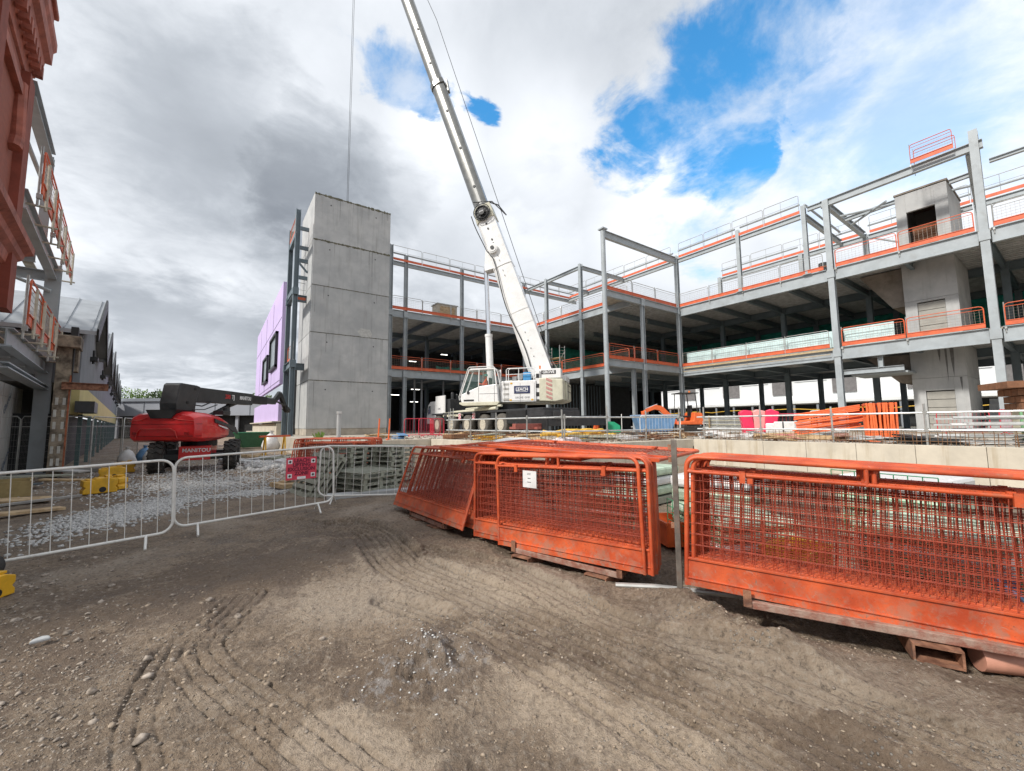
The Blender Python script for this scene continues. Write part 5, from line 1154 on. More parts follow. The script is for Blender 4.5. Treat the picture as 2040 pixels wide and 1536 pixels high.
# outriggers
mb=MB()
for y in(18.0,25.0):
    mb.box(lp(16.6,y,1.55),(7.0,.42,.42))
    for x in(13.2,20.0): mb.tube(lp(x,y,1.0),lp(x,y,1.9),.1,10); mb.tube(lp(x,y,.9),lp(x,y,1.0),.32,14)
mb.v=[(x,y,z) for x,y,z in mb.v]; 
mb=MB(); mb.box(lp(17.9,18.2,1.75),(4.0,.5,.6)); mb.tube(lp(19.8,18.2,1.0),lp(19.8,18.2,2.1),.11,10); mb.tube(lp(19.8,18.2,.9),lp(19.8,18.2,1.0),.4,14); mb.build('outrigger',DARKG,crn,bevel=.02)
mb=MB(); mb.box(lp(13.7,17.9,1.45),(1.8,.3,.3)); mb.box(lp(14.2,18.8,1.35),(.3,2.6,.14)); mb.build('outrigger',mat('red_brown_outrigger',(.3,.09,.07),.5),crn,bevel=.02)
mb=MB(); mb.tube(lp(13.0,17.9,.95),lp(13.0,17.9,1.7),.1,10); mb.tube(lp(13.0,17.9,.9),lp(13,17.9,.97),.35,14); mb.build('outrigger_foot',DARKG,crn)
# superstructure frame
CX0=Vector((16.6,23.6,0)); f_=Vector((-10.1,12.24,0)).normalized(); l_v=Vector((-f_.y,f_.x,0))  # left side, faces the camera
SUP=Matrix.Translation((CX0.x-16.0,CX0.y-22.0,-SZ))@Matrix((f_,l_v,Vector((0,0,1)))).transposed().to_4x4()   # local: x forward, y left, z world height
def sb(): return MB()
CABM=SUP@Matrix.Translation((.3,0,3.05))@Matrix.Diagonal((.86,1,.96,1))@Matrix.Translation((-.3,0,-3.05))
def sfin(mb,name,mt,par=None,**k):
    mb.xf(CABM if (name=='operator_cab' or (par is not None and par.name.startswith('operator_cab'))) else SUP)
    return mb.build(name,mt,par or crn,**k)
mb=sb(); mb.tube((0,0,2.45),(0,0,2.95),1.05,28); sfin(mb,'slew_ring',DARKG,smooth=True)
mb=sb(); mb.box((-.7,0,3.1),(4.6,2.3,.35)); mb.box((-1.2,.35,3.7),(3.4,.3,1.2)); mb.box((-1.2,-.9,3.9),(3.6,.3,1.6)); sfin(mb,'slew_platform',CREAM,bevel=.03)
mb=sb(); mb.prism([(-2.15,3.02),(.25,3.02),(.28,4.35),(.1,4.42),(-2.15,4.42)],.95,1.55,axis='y'); sfin(mb,'side_housing',WHITE,bevel=.04)
mb=sb()
for z in(4.2,3.9,3.55,3.2):
    mb.box((-.15,1.56,z),(.38,.012,.13))
mb.box((-.3,1.553,3.62),(.012,.012,1.1)); sfin(mb,'vent',mat('vent_grey',(.35,.34,.32),.5))
mb=sb(); mb.box((-1.22,1.56,3.82),(1.06,.03,.5)); np_=sfin(mb,'name_board',NAVY)
TM=lambda x,z,o=1.58: SUP@frameM((x,o,z),(-1,0,0),(0,0,1))
text('LEACH',.27,LETW,crn,TM(-1.22,3.83),bold=.008)
mb=sb(); mb.box((-1.22,1.578,3.98),(.8,.006,.02)); mb.box((-1.22,1.578,3.68),(.8,.006,.02)); sfin(mb,'board_lines',LETW)
text('GROVE  GMK',.17,mat('grey_lettering',(.2,.2,.2),.5),crn,TM(-1.25,3.3,1.56))
# handrail on the housing
mb=sb()
def loopr(x0,x1,y,z0,z1,r=.028): mb.path([(x0,y,z0),(x0,y,z1-.1),(x0+.1*(1 if x1>x0 else -1),y,z1),(x1-.1*(1 if x1>x0 else -1),y,z1),(x1,y,z1-.1),(x1,y,z0)],r,7)
loopr(-.15,-2.0,1.5,4.4,5.25); mb.tube((-.15,1.5,4.85),(-2.0,1.5,4.85),.022,6); mb.tube((-1.0,1.5,4.4),(-1.0,1.5,5.25),.022,6); loopr(-.15,-2.0,.95,4.4,5.3)
sfin(mb,'handrail',WHITE,smooth=True)
mb=sb(); mb.box((-1.5,1.15,4.72),(.5,.4,.55)); sfin(mb,'blue_tank',mat('blue_drum',(.05,.25,.5),.5),bevel=.04)
mb=sb(); mb.tube((-1.0,.75,4.7),(-1.0,1.2,4.7),.22,14); mb.box((-.6,1.0,4.6),(.3,.3,.3)); sfin(mb,'winch_gear',mat('winch_grey',(.25,.25,.25),.5))
# operator cab
mb=sb(); 
PC=[(3.35,3.15),(3.45,3.5),(2.95,4.85),(2.6,5.4),(.75,5.4),(.42,4.9),(.3,3.15)]
mb.prism([(3.3,3.02),(3.42,3.28),(3.36,3.6),(1.85,4.15),(.42,4.28),(.3,3.02)],1.0,1.86,axis='y'); cab=sfin(mb,'operator_cab',WHITE,bevel=.05)
mb=sb(); mb.prism([(2.75,5.28),(2.6,5.42),(.7,5.42),(.5,5.3)],1.0,1.86,axis='y'); mb.box((.42,1.02,4.8),(.12,.1,1.1)); sfin(mb,'cab_roof',WHITE,cab,bevel=.03)
for y in(1.02,1.84):
    mb=sb(); mb.bar((3.4,y,3.5),(2.68,y,5.34),.07,.09); mb.bar((1.9,y,4.1),(1.85,y,5.3),.06,.09); mb.bar((.45,y,4.2),(.6,y,5.3),.08,.14); sfin(mb,'pillar',WHITE,cab)
mb=sb(); mb.box((2.72,1.43,5.3),(.1,.85,.1)); sfin(mb,'header',WHITE,cab)
GL2=mat('tinted_clear_glass',(.12,.2,.18),.02,0,.1,2,alpha=.3,spec=1)
mb=sb(); mb.quad((3.34,1.83,3.62),(2.66,1.83,5.28),(1.9,1.83,5.3),(1.9,1.83,4.14)); sfin(mb,'front_side_window',GL2,cab,fix=False)
mb=sb(); mb.quad((1.83,1.83,4.16),(1.83,1.83,5.3),(.68,1.83,5.3),(.55,1.83,4.3)); sfin(mb,'door_window',GL2,cab,fix=False)
mb=sb(); mb.quad((3.42,1.04,3.55),(3.42,1.82,3.55),(2.7,1.82,5.3),(2.7,1.04,5.3)); sfin(mb,'windscreen',GL2,cab,fix=False)
mb=sb(); mb.box((1.9,1.868,3.65),(.015,.01,1.1)); mb.box((1.1,1.868,3.62),(1.5,.01,.015)); mb.box((.62,1.868,3.62),(.015,.01,1.15)); sfin(mb,'door_seam',DARKG,cab)
mb=sb(); mb.tube((2.75,1.87,3.72),(2.75,1.885,3.72),.12,14); mb.box((2.7,1.865,3.18),(.85,.01,.12)); sfin(mb,'cab_badge',DARKG,cab)
mb=sb(); mb.prism([(3.5,2.95),(3.48,3.05),(.2,3.05),(.4,2.82),(3.2,2.82)],1.0,1.9,axis='y'); sfin(mb,'cab_step',CREAM,cab,bevel=.02)
mb=sb(); mb.box((1.35,1.4,3.9),(.5,.5,.12)); mb.box((1.1,1.4,4.35),(.12,.5,.8)); mb.box((2.7,1.4,4.0),(.25,.5,.25)); sfin(mb,'seat',BLACK,cab,bevel=.03)
mb=sb(); mb.path([(3.45,1.9,3.2),(3.5,1.9,3.45),(2.75,1.9,5.42),(2.6,1.9,5.5),(.7,1.9,5.5),(.4,1.9,5.2),(.15,1.9,4.3)],.028,7); sfin(mb,'cab_guard_rail',WHITE,cab,smooth=True)
# counterweight
mb=sb(); mb.prism([(-2.35,3.05),(-3.4,3.0),(-3.9,3.1),(-3.9,4.45),(-2.35,4.55)],.55,1.5,axis='y'); mb.prism([(-2.45,3.0),(-3.5,2.95),(-4.05,3.1),(-4.05,4.3),(-2.45,4.4)],-1.45,.53,axis='y'); cwt=sfin(mb,'counterweight',CREAM,bevel=.06)
mb=sb(); mb.box((-4.07,-.4,3.7),(.03,1.6,.03)); mb.box((-4.07,-.4,4.1),(.03,1.6,.03)); mb.box((-4.07,.3,3.7),(.03,.03,1.1)); sfin(mb,'slab_joint',DARKG,cwt)
mb=sb()
for k in range(5): mb.prism([(-3.2,3.12+k*.28),(-2.82,3.28+k*.28),(-2.82,3.43+k*.28),(-3.2,3.27+k*.28)],1.505,1.53,axis='y')
sfin(mb,'warning_stripes',mat('faded_red_stripe',(.5,.25,.22),.6),cwt)
mb=sb(); mb.box((-2.25,1.2,4.1),(.28,.5,1.9)); mb.box((-2.9,.9,4.85),(1.7,.8,.62)); mb.box((-3.35,-.6,4.6),(1.2,1.8,.4)); sfin(mb,'rear_frame',WHITE,bevel=.03)
for z in(4.7,4.05,3.5): mb=sb(); mb.box((-2.25,1.46,z),(.2,.03,.26)); sfin(mb,'frame_opening',BLACK)
mb=sb(); mb.box((-2.95,1.31,4.93),(.95,.02,.24)); sfin(mb,'name_board',LETK)
text('GROVE',.24,LETW,crn,SUP@frameM((-2.95,1.325,4.93),(-1,0,0),(0,0,1)),bold=.008)
mb=sb(); mb.tube((-2.35,1.1,5.16),(-2.35,1.1,5.4),.06,10); sfin(mb,'beacon',mat('amber_beacon',(.8,.2,.03),.3))
mb=sb(); mb.tube((-2.7,-.3,5.2),(-2.7,.5,5.2),.42,18); sfin(mb,'winch_drum',DARKG,smooth=True)
mb=sb()
for (a,b) in(((-.1,1.0,4.45),(-1.9,.7,4.6)),((-.2,.6,4.3),(-2.2,.3,4.9)),((.1,.5,3.6),(-1.9,.6,4.2))): mb.path([a,(a[0]*.5+b[0]*.5,a[1]*.5+b[1]*.5+.1,a[2]*.5+b[2]*.5-.15),b],.035,6)
sfin(mb,'hydraulic_hose',BLACK,smooth=True)
mb=sb()
for x in(-.05,-1.1,-2.05): mb.box((x,1.555,3.6),(.012,.012,1.3))
mb.box((-1.05,1.555,3.12),(2.2,.012,.012)); sfin(mb,'panel_gap',DARKG)
mb=sb()
for x,z in((-.5,4.25),(-1.9,3.15),(-.45,3.15)): mb.box((x,1.56,z),(.14,.012,.1))
sfin(mb,'warning_label',YEL)
# boom
P0=Vector((18.05,21.9,5.0)); TIP=Vector((7.95,34.15,51.4)); bd=(TIP-P0).normalized(); BL=(TIP-P0).length
off=Vector((-16.0,-22.0,-SZ)); bu=(Vector((0,0,1))-bd*bd.z).normalized(); bl=l_v    # bu : top side of the boom when lowered (towards rear)
def bsec(t,w,h,up=0):
    c=P0+bd*t+off-0*bu
    pr=[(-w,h*.45),(-w*.86,h),(w*.86,h),(w,h*.45),(w,-h*.25),(w*.82,-h*.7),(w*.42,-h*.97),(-w*.42,-h*.97),(-w*.82,-h*.7),(-w,-h*.25)]
    return [c+bl*a+bu*(b+up) for a,b in pr]
mb=MB(); mb.loft([bsec(-.9,.55,.62),bsec(.0,.66,.82),bsec(2,.64,.80),bsec(11.6,.60,.70),bsec(12.2,.60,.70)]); base=mb.build('boom_base',WHITE,crn,smooth=30,bevel=.01)
mb=MB()
for t_ in (4.6,8.2,3.6): 
    mb.loft([bsec(t_,.655,.76,0),bsec(t_+.10,.655,.76,0)])
mb.build('boom_collar',WHITE,base)
mb=MB(); 
for t_ in(1.2,1.8,2.4,3.0,7.4,7.8,8.6,9.0):
    c=P0+bd*t_+off+bl*.655; mb.tube(c,c+bl*.02,.035,8)
for t_ in(10.0,10.3,11.2,11.6,12.0):
    c=P0+bd*t_+off+bl*.62; mb.tube(c,c+bl*.03,.07,8)
mb.build('bolt_heads',DARKG,base)
mb=MB(); mb.path([P0+off+bd*t_+bl*.68+bu*(-.52+.14*math.sin(t_*.9)-.2*(t_>9)) for t_ in [x*.6 for x in range(1,22)]],.035,6); mb.build('hose',BLACK,base)
c=P0+bd*9.6+off+bl*.6
mb=MB(); mb.tube(c-bu*.15,c-bu*.15+bl*.22,.36,22); mb.tube(c-bu*.15+bl*.22,c-bu*.15+bl*.26,.28,22); mb.build('pin_housing',WHITE,base,smooth=35)
mb=MB(); mb.tube(c-bu*.15+bl*.26,c-bu*.15+bl*.3,.14,14); mb.build('pin_cap',DARKG,base)
# luffing ram
A_=Vector((15.75,24.75,3.5)); Bp=P0+bd*8.9-bu*1.05
Bp=Vector((15.55,25.05,12.9)); C_=A_.lerp(Bp,.46)
mb=MB(); mb.tube(A_+off,C_+off,.25,20); mb.tube(C_+off,C_+off+(Bp-A_).normalized()*.18,.28,20); rm=mb.build('luffing_ram',WHITE,crn,smooth=35)
mb=MB(); mb.tube(C_+off,Bp+off,.16,20); mb.build('ram_rod',CHROME,rm,smooth=True)
mb=MB(); bpnt=P0+bd*8.3; 
q0=Bp+off; mb.loft([[q0+bl*.35+Vector((0,0,-.3)),q0-bl*.35+Vector((0,0,-.3)),q0-bl*.35+Vector((0,0,.3)),q0+bl*.35+Vector((0,0,.3))],[bpnt+off+bl*.45-bu*.5,bpnt+off-bl*.45-bu*.5,P0+bd*10.4+off-bl*.45-bu*.5,P0+bd*10.4+off+bl*.45-bu*.5]]); mb.build('ram_lug',WHITE,base,bevel=.02)
# head of base section with hose reel
mb=MB(); mb.loft([bsec(12.0,.66,.76),bsec(13.1,.64,.72)]); mb.build('boom_head',CREAM,base,smooth=30)
c=P0+bd*12.45+off+bl*.66
mb=MB()
for r_ in(.62,.46): mb.path([c+bl*.16+(bd*math.cos(a*.2618)+bu*math.sin(a*.2618))*r_ for a in range(24)],.03,6,True)
for k in range(10):
    a=k*.6283; dd=bd*math.cos(a)+bu*math.sin(a); mb.tube(c+bl*.16+dd*.15,c+bl*.16+dd*.63,.018,5)
mb.tube(c,c+bl*.12,.56,24); mb.tube(c,c+bl*.3,.24,18); mb.build('hose_reel',BLACK,crn,smooth=35)
mb=MB(); 
for k in range(3): mb.box(tuple(c+bl*.305+bd*0+bu*(-.1+k*.1)),(.05,.05,.1))
mb.build('reel_label',LETW,crn)
mb=MB(); mb.path([P0+bd*13.5+off+bu*.6,P0+bd*12.9+off+bu*1.2,P0+bd*11.9+off+bu*1.5],.05,6); mb.path([P0+bd*13.6+off+bl*.6-bu*.4,P0+bd*13.2+off+bl*.3+bu*.9,P0+bd*12.0+off+bu*1.45],.035,6); mb.build('head_bracket',DARKG,crn)
def bsec2(t,w,h):
    c=P0+bd*t+off
    pr=[(-w,h*.5),(-w*.8,h),(w*.8,h),(w,h*.5),(w,.05),(w*.93,-h*.4),(w*.7,-h*.78),(w*.3,-h),(-w*.3,-h),(-w*.7,-h*.78),(-w*.93,-h*.4),(-w,.05)]
    return [c+bl*a+bu*b for a,b in pr]
secs=[(12.8,24.4,.48,.53),(24.2,36.5,.43,.48),(36.3,48.9,.38,.43)]
for i,(a,b,w_,h_) in enumerate(secs):
    mb=MB(); mb.loft([bsec2(a,w_,h_),bsec2(b,w_,h_)]); s_=mb.build('boom_section',BOOMG,crn,smooth=25)
    mb=MB()
    ww=w_; 
    mb.loft([[P0+bd*t+off+bl*(ww*.97+.004)+bu*x for x in(-.02,.16)]+[P0+bd*t+off+bl*(ww*.97+.03)+bu*x for x in(.16,-.02)] for t in(a+.2,b-.4)]); mb.build('side_strip',BOOMH,s_)
    mb=MB()
    for t in np.arange(a+2.0,b-1,3.4): cc=P0+bd*t+off+bl*(w_+.02)+bu*.07; mb.tube(cc,cc+bl*.03,.1,10)
    mb.build('lock_hole',BLACK,s_)
    mb=MB(); mb.loft([bsec2(b-.25,w_+.07,h_+.07),bsec2(b+.15,w_+.07,h_+.07)]); mb.bar(P0+bd*(b-.9)+off+bu*(h_+.1),P0+bd*(b+.15)+off+bu*(h_+.25),.35,.14); mb.build('section_collar',BOOMG,s_)
mb=MB(); mb.box(tuple(TIP+off),(1,1,1.2)); mb.build('boom_tip',BOOMG,crn,bevel=.1)
# ropes
mb=MB(); mb.tube(TIP+off+Vector((-.05,0,0)),Vector((7.87,34.25,16.5))+off,.016,6); mb.tube(TIP+off+Vector((.1,.1,0)),Vector((7.98,34.35,16.5))+off,.016,6); mb.build('hook_rope',DARKG,crn)
mb=MB(); mb.tube(Vector((18.6,21.2,5.3))+off,P0+bd*30+bu*1.7+off,.022,6); mb.tube(P0+bd*30+bu*1.7+off,TIP+off+bu*.6,.022,6); mb.build('hoist_rope',DARKG,crn)

# crane operator, seated in the cab
def person(name,label,loc,rz,joints,rad,edges,matl,head,mats2):
    r=thing(name,label,'person',loc,rz)
    me=bpy.data.meshes.new('body'); me.from_pydata(joints,edges,[]); o=bpy.data.objects.new('body',me); COL.objects.link(o); o.parent=r
    sk_=o.modifiers.new('skin','SKIN'); 
    for i,v in enumerate(me.skin_vertices[0].data): v.radius=(rad[i],rad[i]*.9); v.use_root=(i==0)
    o.modifiers.new('sub','SUBSURF').levels=1; o.modifiers['sub'].render_levels=1
    me.materials.append(matl); return r,o
J=[(0,0,.1),(.02,0,.35),(.04,0,.52),(.04,0,.62),(.05,0,.68),  # pelvis, chest, neck, head base
   (.04,.19,.50),(.16,.25,.28),(.38,.22,.30),(.46,.22,.31),(.04,-.19,.50),(.16,-.25,.28),(.38,-.22,.30),(.46,-.22,.31),
   (.05,.11,.08),(.45,.14,.12),(.5,.14,-.3),(.05,-.11,.08),(.45,-.14,.12),(.5,-.14,-.3),(.06,0,.78),(.07,0,.88)]
E_=[(0,1),(1,2),(2,3),(3,4),(4,19),(19,20),(2,5),(5,6),(6,7),(7,8),(2,9),(9,10),(10,11),(11,12),(0,13),(13,14),(14,15),(0,16),(16,17),(17,18)]
RD=[.16,.17,.15,.06,.08,.075,.055,.042,.04,.075,.055,.042,.04,.1,.08,.055,.1,.08,.055,.10,.085]
me_r,bo_=person('person','crane operator in orange hi-vis and teal helmet seated in the crane cab',(0,0,0),0,J,RD,E_,HIVIS,None,None)
pos=CX0+f_*1.25+l_v*1.42; me_r.location=(pos.x,pos.y,3.98); me_r.rotation_euler=(0,0,math.atan2(f_.y,f_.x))
mb=MB(); mb.loft([[Vector((.07+r_*math.cos(a*.5236)*1.1,r_*math.sin(a*.5236),z)) for a in range(12)] for z,r_ in((.84,.135),(.9,.135),(.96,.12),(1.01,.07),(1.02,.01))]); mb.box((.2,0,.845),(.1,.16,.015)); mb.build('helmet',TEAL,me_r,smooth=60)
mb=MB(); mb.loft([[Vector((.08+r_*math.cos(a*.5236)*1.05,r_*.85*math.sin(a*.5236),z)) for a in range(12)] for z,r_ in((.62,.05),(.68,.085),(.76,.10),(.83,.10),(.86,.09))]); mb.tube((.185,0,.765),(.2,0,.75),.018,6,.022); mb.box((.18,0,.70),(.012,.05,.012)); mb.box((.176,.035,.79),(.012,.025,.01)); mb.box((.176,-.035,.79),(.012,.025,.01)); mb.build('face',SKIN,me_r,smooth=60)
for s in(1,-1):
    mb=MB(); hx,hy,hz=.49,s*.22,.31; mb.box((hx,hy,hz),(.09,.08,.03))
    for k in range(4): L1=[.035,.042,.04,.03][k]; y_=hy-.03+k*.02; mb.path([(hx+.04,y_,hz),(hx+.04+L1*.6,y_,hz-.008),(hx+.04+L1,y_,hz-.03)],.009,6)
    mb.path([(hx,hy-s*.04,hz),(hx+.03,hy-s*.06,hz-.01),(hx+.05,hy-s*.055,hz-.025)],.010,6); mb.build('hand',SKIN,me_r,smooth=60)
# ------------------------------------------------------------------ things on the slab
# rebar mesh fence and tube handrail along the slab edge
runs=[((8.75,17.8),(9.05,10.1),'the left slab edge'),((9.2,9.95),(15.3,9.65),'the middle slab edge'),((15.75,9.2),(15.75,-1.5),'the right slab edge')]
REB=mat('rusty_rebar',(.22,.12,.06),.8,.2,.3,8)
for (p,q,nm) in runs:
    p=Vector((*p,0));q=Vector((*q,0)); d=q-p; l=d.length; n=max(1,round(l/2.4))
    for i in range(n):
        a=p+d*(i/n); L_=l/n-.04
        r=thing('rebar_mesh',f'rusty upright rebar mesh on {nm}, {ORD[i]} from its left end','rebar mesh',(a.x,a.y,SZ),math.atan2(d.y,d.x),'rebar mesh along the slab edge')
        mb=MB(); k=int(L_/.16)
        for j in range(k+1):
            x=L_*j/k; hgt=random.uniform(.36,.42); mb.path([(x,0,0),(x+random.uniform(-.02,.02),random.uniform(-.01,.01),hgt)],.007,4)
            if random.random()<.5: mb.path([(x+.05,.12,0),(x+.05+random.uniform(-.03,.03),.12,hgt+random.uniform(-.1,.05))],.007,4)
        mb.build('uprights',REB,r); mb=MB(); mb.tube((0,0,.36),(L_,0,.36),.007,4); mb.tube((0,0,.12),(L_,0,.12),.007,4); mb.build('cross_bars',REB,r)
    h=thing('tube_handrail',f'galvanised scaffold tube handrail on {nm}','handrail',(p.x,p.y,SZ),math.atan2(d.y,d.x),'tube handrails along the slab edge')
    mb=MB(); mb.tube((-.3,.25,.90),(l+.3,.25,.90),.026,8); mb.tube((-.3,.25,.43),(l+.3,.25,.42),.026,8); mb.build('rail',ALU,h,smooth=True)
    for i in range(max(2,int(l/1.9))+1):
        x=l*i/max(2,int(l/1.9)); mb=MB(); mb.tube((x,.21,0),(x+random.uniform(-.02,.02),.21,random.choice([1.0,1.15,1.3])),.026,8); mb.box((x,.23,.9),(.09,.09,.09)); mb.box((x,.23,.43),(.09,.09,.09)); mb.build('standard',GREYT,h)
def bar(x,y,z,rz,l,h,lab,m,nb=12,nm='pedestrian_barrier'):
    b=barrier_proto(l,h,.1,lab,m,nb,.02,nm); b.location=(x,y,z); b.rotation_euler=(0,0,R(rz)); return b
bar(8.9,23.4,SZ,-5,2.2,.95,'red pedestrian barrier standing between tower and crane cab',REDB)
bar(9.3,22.2,SZ,20,2.0,.95,'red pedestrian barrier angled in front of the one by the tower',REDB)
bar(10.9,24.2,SZ,60,2.0,.95,'red pedestrian barrier seen end on beside the crane front',REDB)
bar(25,10.8,SZ,-82,2.2,1.0,'red pedestrian barrier behind the orange stack on the slab',REDB)
bar(24,8.3,SZ,-85,1.5,1.1,'white pedestrian barrier behind the two orange stacks on the slab',WHITEP)
bar(20.0,15.4,SZ,-38,2.3,1.0,'white pedestrian barrier in front of the blue bin',WHITEP)
bar(19.6,16.4,SZ,40,1.7,1.1,'white pedestrian barrier seen end on left of the blue bin',WHITEP)
for i,(x,y) in enumerate([(6.1,19.3),(6.55,19.2)]):
    mb=MB(); mb.path([(0,0,0),(.05,0,1.0)],.035,8); mb.box((0,0,.03),(.2,.2,.06)); mb.build('x',ORANGEP)
    o=bpy.data.objects['x']; o.name='orange_post'; o.location=(x,y,SZ); tag(o,['left','right'][i]+' one of two thin orange posts before the tower foot','post','orange posts before the tower')
bp2=thing('guard_post','pale grey post at the slab edge before the tower foot','post',(4.3,19,SZ)); mb=MB(); mb.tube((0,0,-.3),(0,0,1.2),.09,12); mb.build('shaft',CONC,bp2); mb=MB(); mb.tube((0,0,1.2),(0,0,1.3),.11,12); mb.build('cap',ALU,bp2)
# yellow hoses
t=thing('yellow_hose_heap','heap of yellow flexible ducts lying on the slab behind the rebar','hose heap',(12.3,12.9,SZ)); t.scale=(.85,.85,.8)
for k in range(9):
    ph=random.uniform(0,6); mb=MB(); x0=random.uniform(-1.8,-.6); x1=random.uniform(1.2,2.6)
    mb.path([(x0+(x1-x0)*s/14,-.5+k*.13+.18*math.sin(ph+s*.55),.12+.16*(k%3)+.06*math.sin(ph*2+s*.9)) for s in range(15)],.09,10); mb.build('duct',YELH,t,smooth=True)
# plastic covers on blocks near wall
def cover(x,y,sx,sy,sz,lab,m,z=SZ):
    n=26; V=[];F=[]
    for i in range(n):
        for j in range(n):
            u_=(i/(n-1)-.5)*2; v_=(j/(n-1)-.5)*2; r_=max(abs(u_),abs(v_)); h=sz*(1 if r_<.62 else max(0,1-((r_-.62)/.38)**1.3)); h*=(.85+.15*math.sin(u_*5+v_*3)); V.append((u_*sx,v_*sy,h+.03*vnoise(np.array([u_*6.+9]),np.array([v_*6.+9]),3)[0]))
    for i in range(n-1):
        for j in range(n-1): a=i*n+j; F.append((a,a+n,a+n+1,a+1))
    mb=MB(); mb.add(V,F); o=mb.build('plastic_cover',m,smooth=50); o.location=(x,y,z); tag(o,lab,'plastic cover'); return o
cover(9.55,10.4,.55,.4,.22,'pale pinkish polythene cover draped on the slab edge left of the yellow ducts',SHEETP)
cover(8.4,11.8,.7,.35,.16,'low white polythene sheet on the slab edge above the left orange stack',SHEET,.95)
# slab clutter boards
CL=[(11.2,14.5,1.6,.5,WOOD),(12.2,11.5,2.2,.4,PALLET),(14.2,11.2,2.0,.35,DARKG),(16.8,12.2,2.4,.3,WOOD),(18.2,10.2,1.8,.5,SHEET),(19.5,9.0,2.2,.25,ALU),(18.5,7.6,1.6,.6,WOOD),(19.6,6.4,1.8,.35,ALU),(17.4,5.0,1.4,.6,RUSTO),(10.2,16.5,1.8,.5,PALLET),(10.5,19.5,2.2,.4,WOOD),(7.4,20.3,1.8,.5,BLUEP),(7.0,22.0,1.6,.4,WOOD),(21,11.2,2,.5,SHEET),(9.8,13.2,1.2,.5,WOOD),(17.2,3.2,1.2,.5,BLACK)]
for i,(x,y,l_,w_,m_) in enumerate(CL):
    mb=MB()
    for k in range(random.randint(3,5)): mb.box((random.uniform(-.2,.2),random.uniform(-.2,.2),.05+k*.055),(l_*random.uniform(.5,1),w_*random.uniform(.3,.9),.045),(R(random.uniform(-3,3)),R(random.uniform(-4,4)),random.uniform(-.5,.5)))
    nm=['near the crane front wheels','left of the yellow ducts','right of the yellow ducts','below the green panel','before the blue bin','before the white bars','below the red water barriers','before the white blocks','right of the white blocks','between tower and crane','beside the red barriers','at the tower foot','left of the red barriers','below the mini digger','above the left orange stack','near the tube pile'][i]
    o=mb.build('scrap_pile',m_,bevel=.006); o.location=(x,y,SZ); o.rotation_euler=(0,0,random.uniform(0,3)); tag(o,f'low pile of scrap boards on the slab {nm}','scrap pile','scrap piles on the slab')
rocks('slab_rubble',np.concatenate([np.stack([rng.uniform(9.2,30,1500),rng.uniform(10,24,1500)],-1),np.stack([rng.uniform(16.2,30,1000),rng.uniform(0,12,1000)],-1),np.stack([rng.uniform(5,9,300),rng.uniform(18.8,26,300)],-1)]),rng.uniform(.02,.09,2800),GRAVB,base=lambda x,y:0*x+SZ)
# timber wedge strip at crane
t=tag((lambda m:(m.box((0,0,.12),(3.2,.5,.2)),m.build('timber_mat',WOODB,bevel=.02))[1])(MB()),'brown timber mat lying before the crane front','timber mat'); t.location=(10.2,18.5,SZ); t.rotation_euler=(0,0,R(30))
MORE=[(16.7,8.3,'bundle of white conduit below the flat orange barrier stack',SHEET,80),(16.5,6.8,'bundle of brown planks in front of the flat orange barrier stack',WOOD,70),(17.0,4.2,'bundle of thin pale tubes right of the upright orange row',ALU,60),(16.4,2.9,'bundle of black hose before the tube pile',BLACK,95),(17.2,9.7,'bundle of pale boards at the slab corner',BOARDW,20),(14.6,10.4,'bundle of rusty bars at the middle slab edge',RUST,5),(13.4,10.9,'bundle of white strips at the middle slab edge',SHEET,-10),(10.8,11.2,'bundle of weathered planks right of the pink cover',PALLET,15),(18.9,11.6,'bundle of rebar offcuts before the scaffold heap',REB,-30),(16.8,10.9,'bundle of pale timber left of the slab corner post',WOOD,35),(17.6,7.0,'bundle of red and white laths near the white blocks',PINKP,50),(12.0,16.6,'bundle of dark planks before the crane outrigger',WOODB,-20),(9.6,15.2,'bundle of yellow boards between cover and crane wheels',YEL,20),(20.8,12.6,'bundle of galvanised channel before the digger',GREYT,-40)]
for (x,y,lab,m_,rz) in MORE:
    t=thing('bundle',lab,'bundle',(x,y,SZ+.02),R(rz),'bundles of material lying on the slab')
    for k in range(9):
        mb=MB(); L0=random.uniform(.9,1.9)
        if k%2: mb.box((random.uniform(-.2,.2),-.3+k*.08,.03+.045*(k%4)),(L0,.09,.03),(R(random.uniform(-2,2)),R(random.uniform(-5,5)),R(random.uniform(-9,9))))
        else: mb.tube((-L0/2,-.3+k*.08,.04+.05*(k%3)),(L0/2,-.3+k*.07+random.uniform(-.1,.1),.05+.05*(k%4)),.025,6)
        mb.build('length',m_,t)
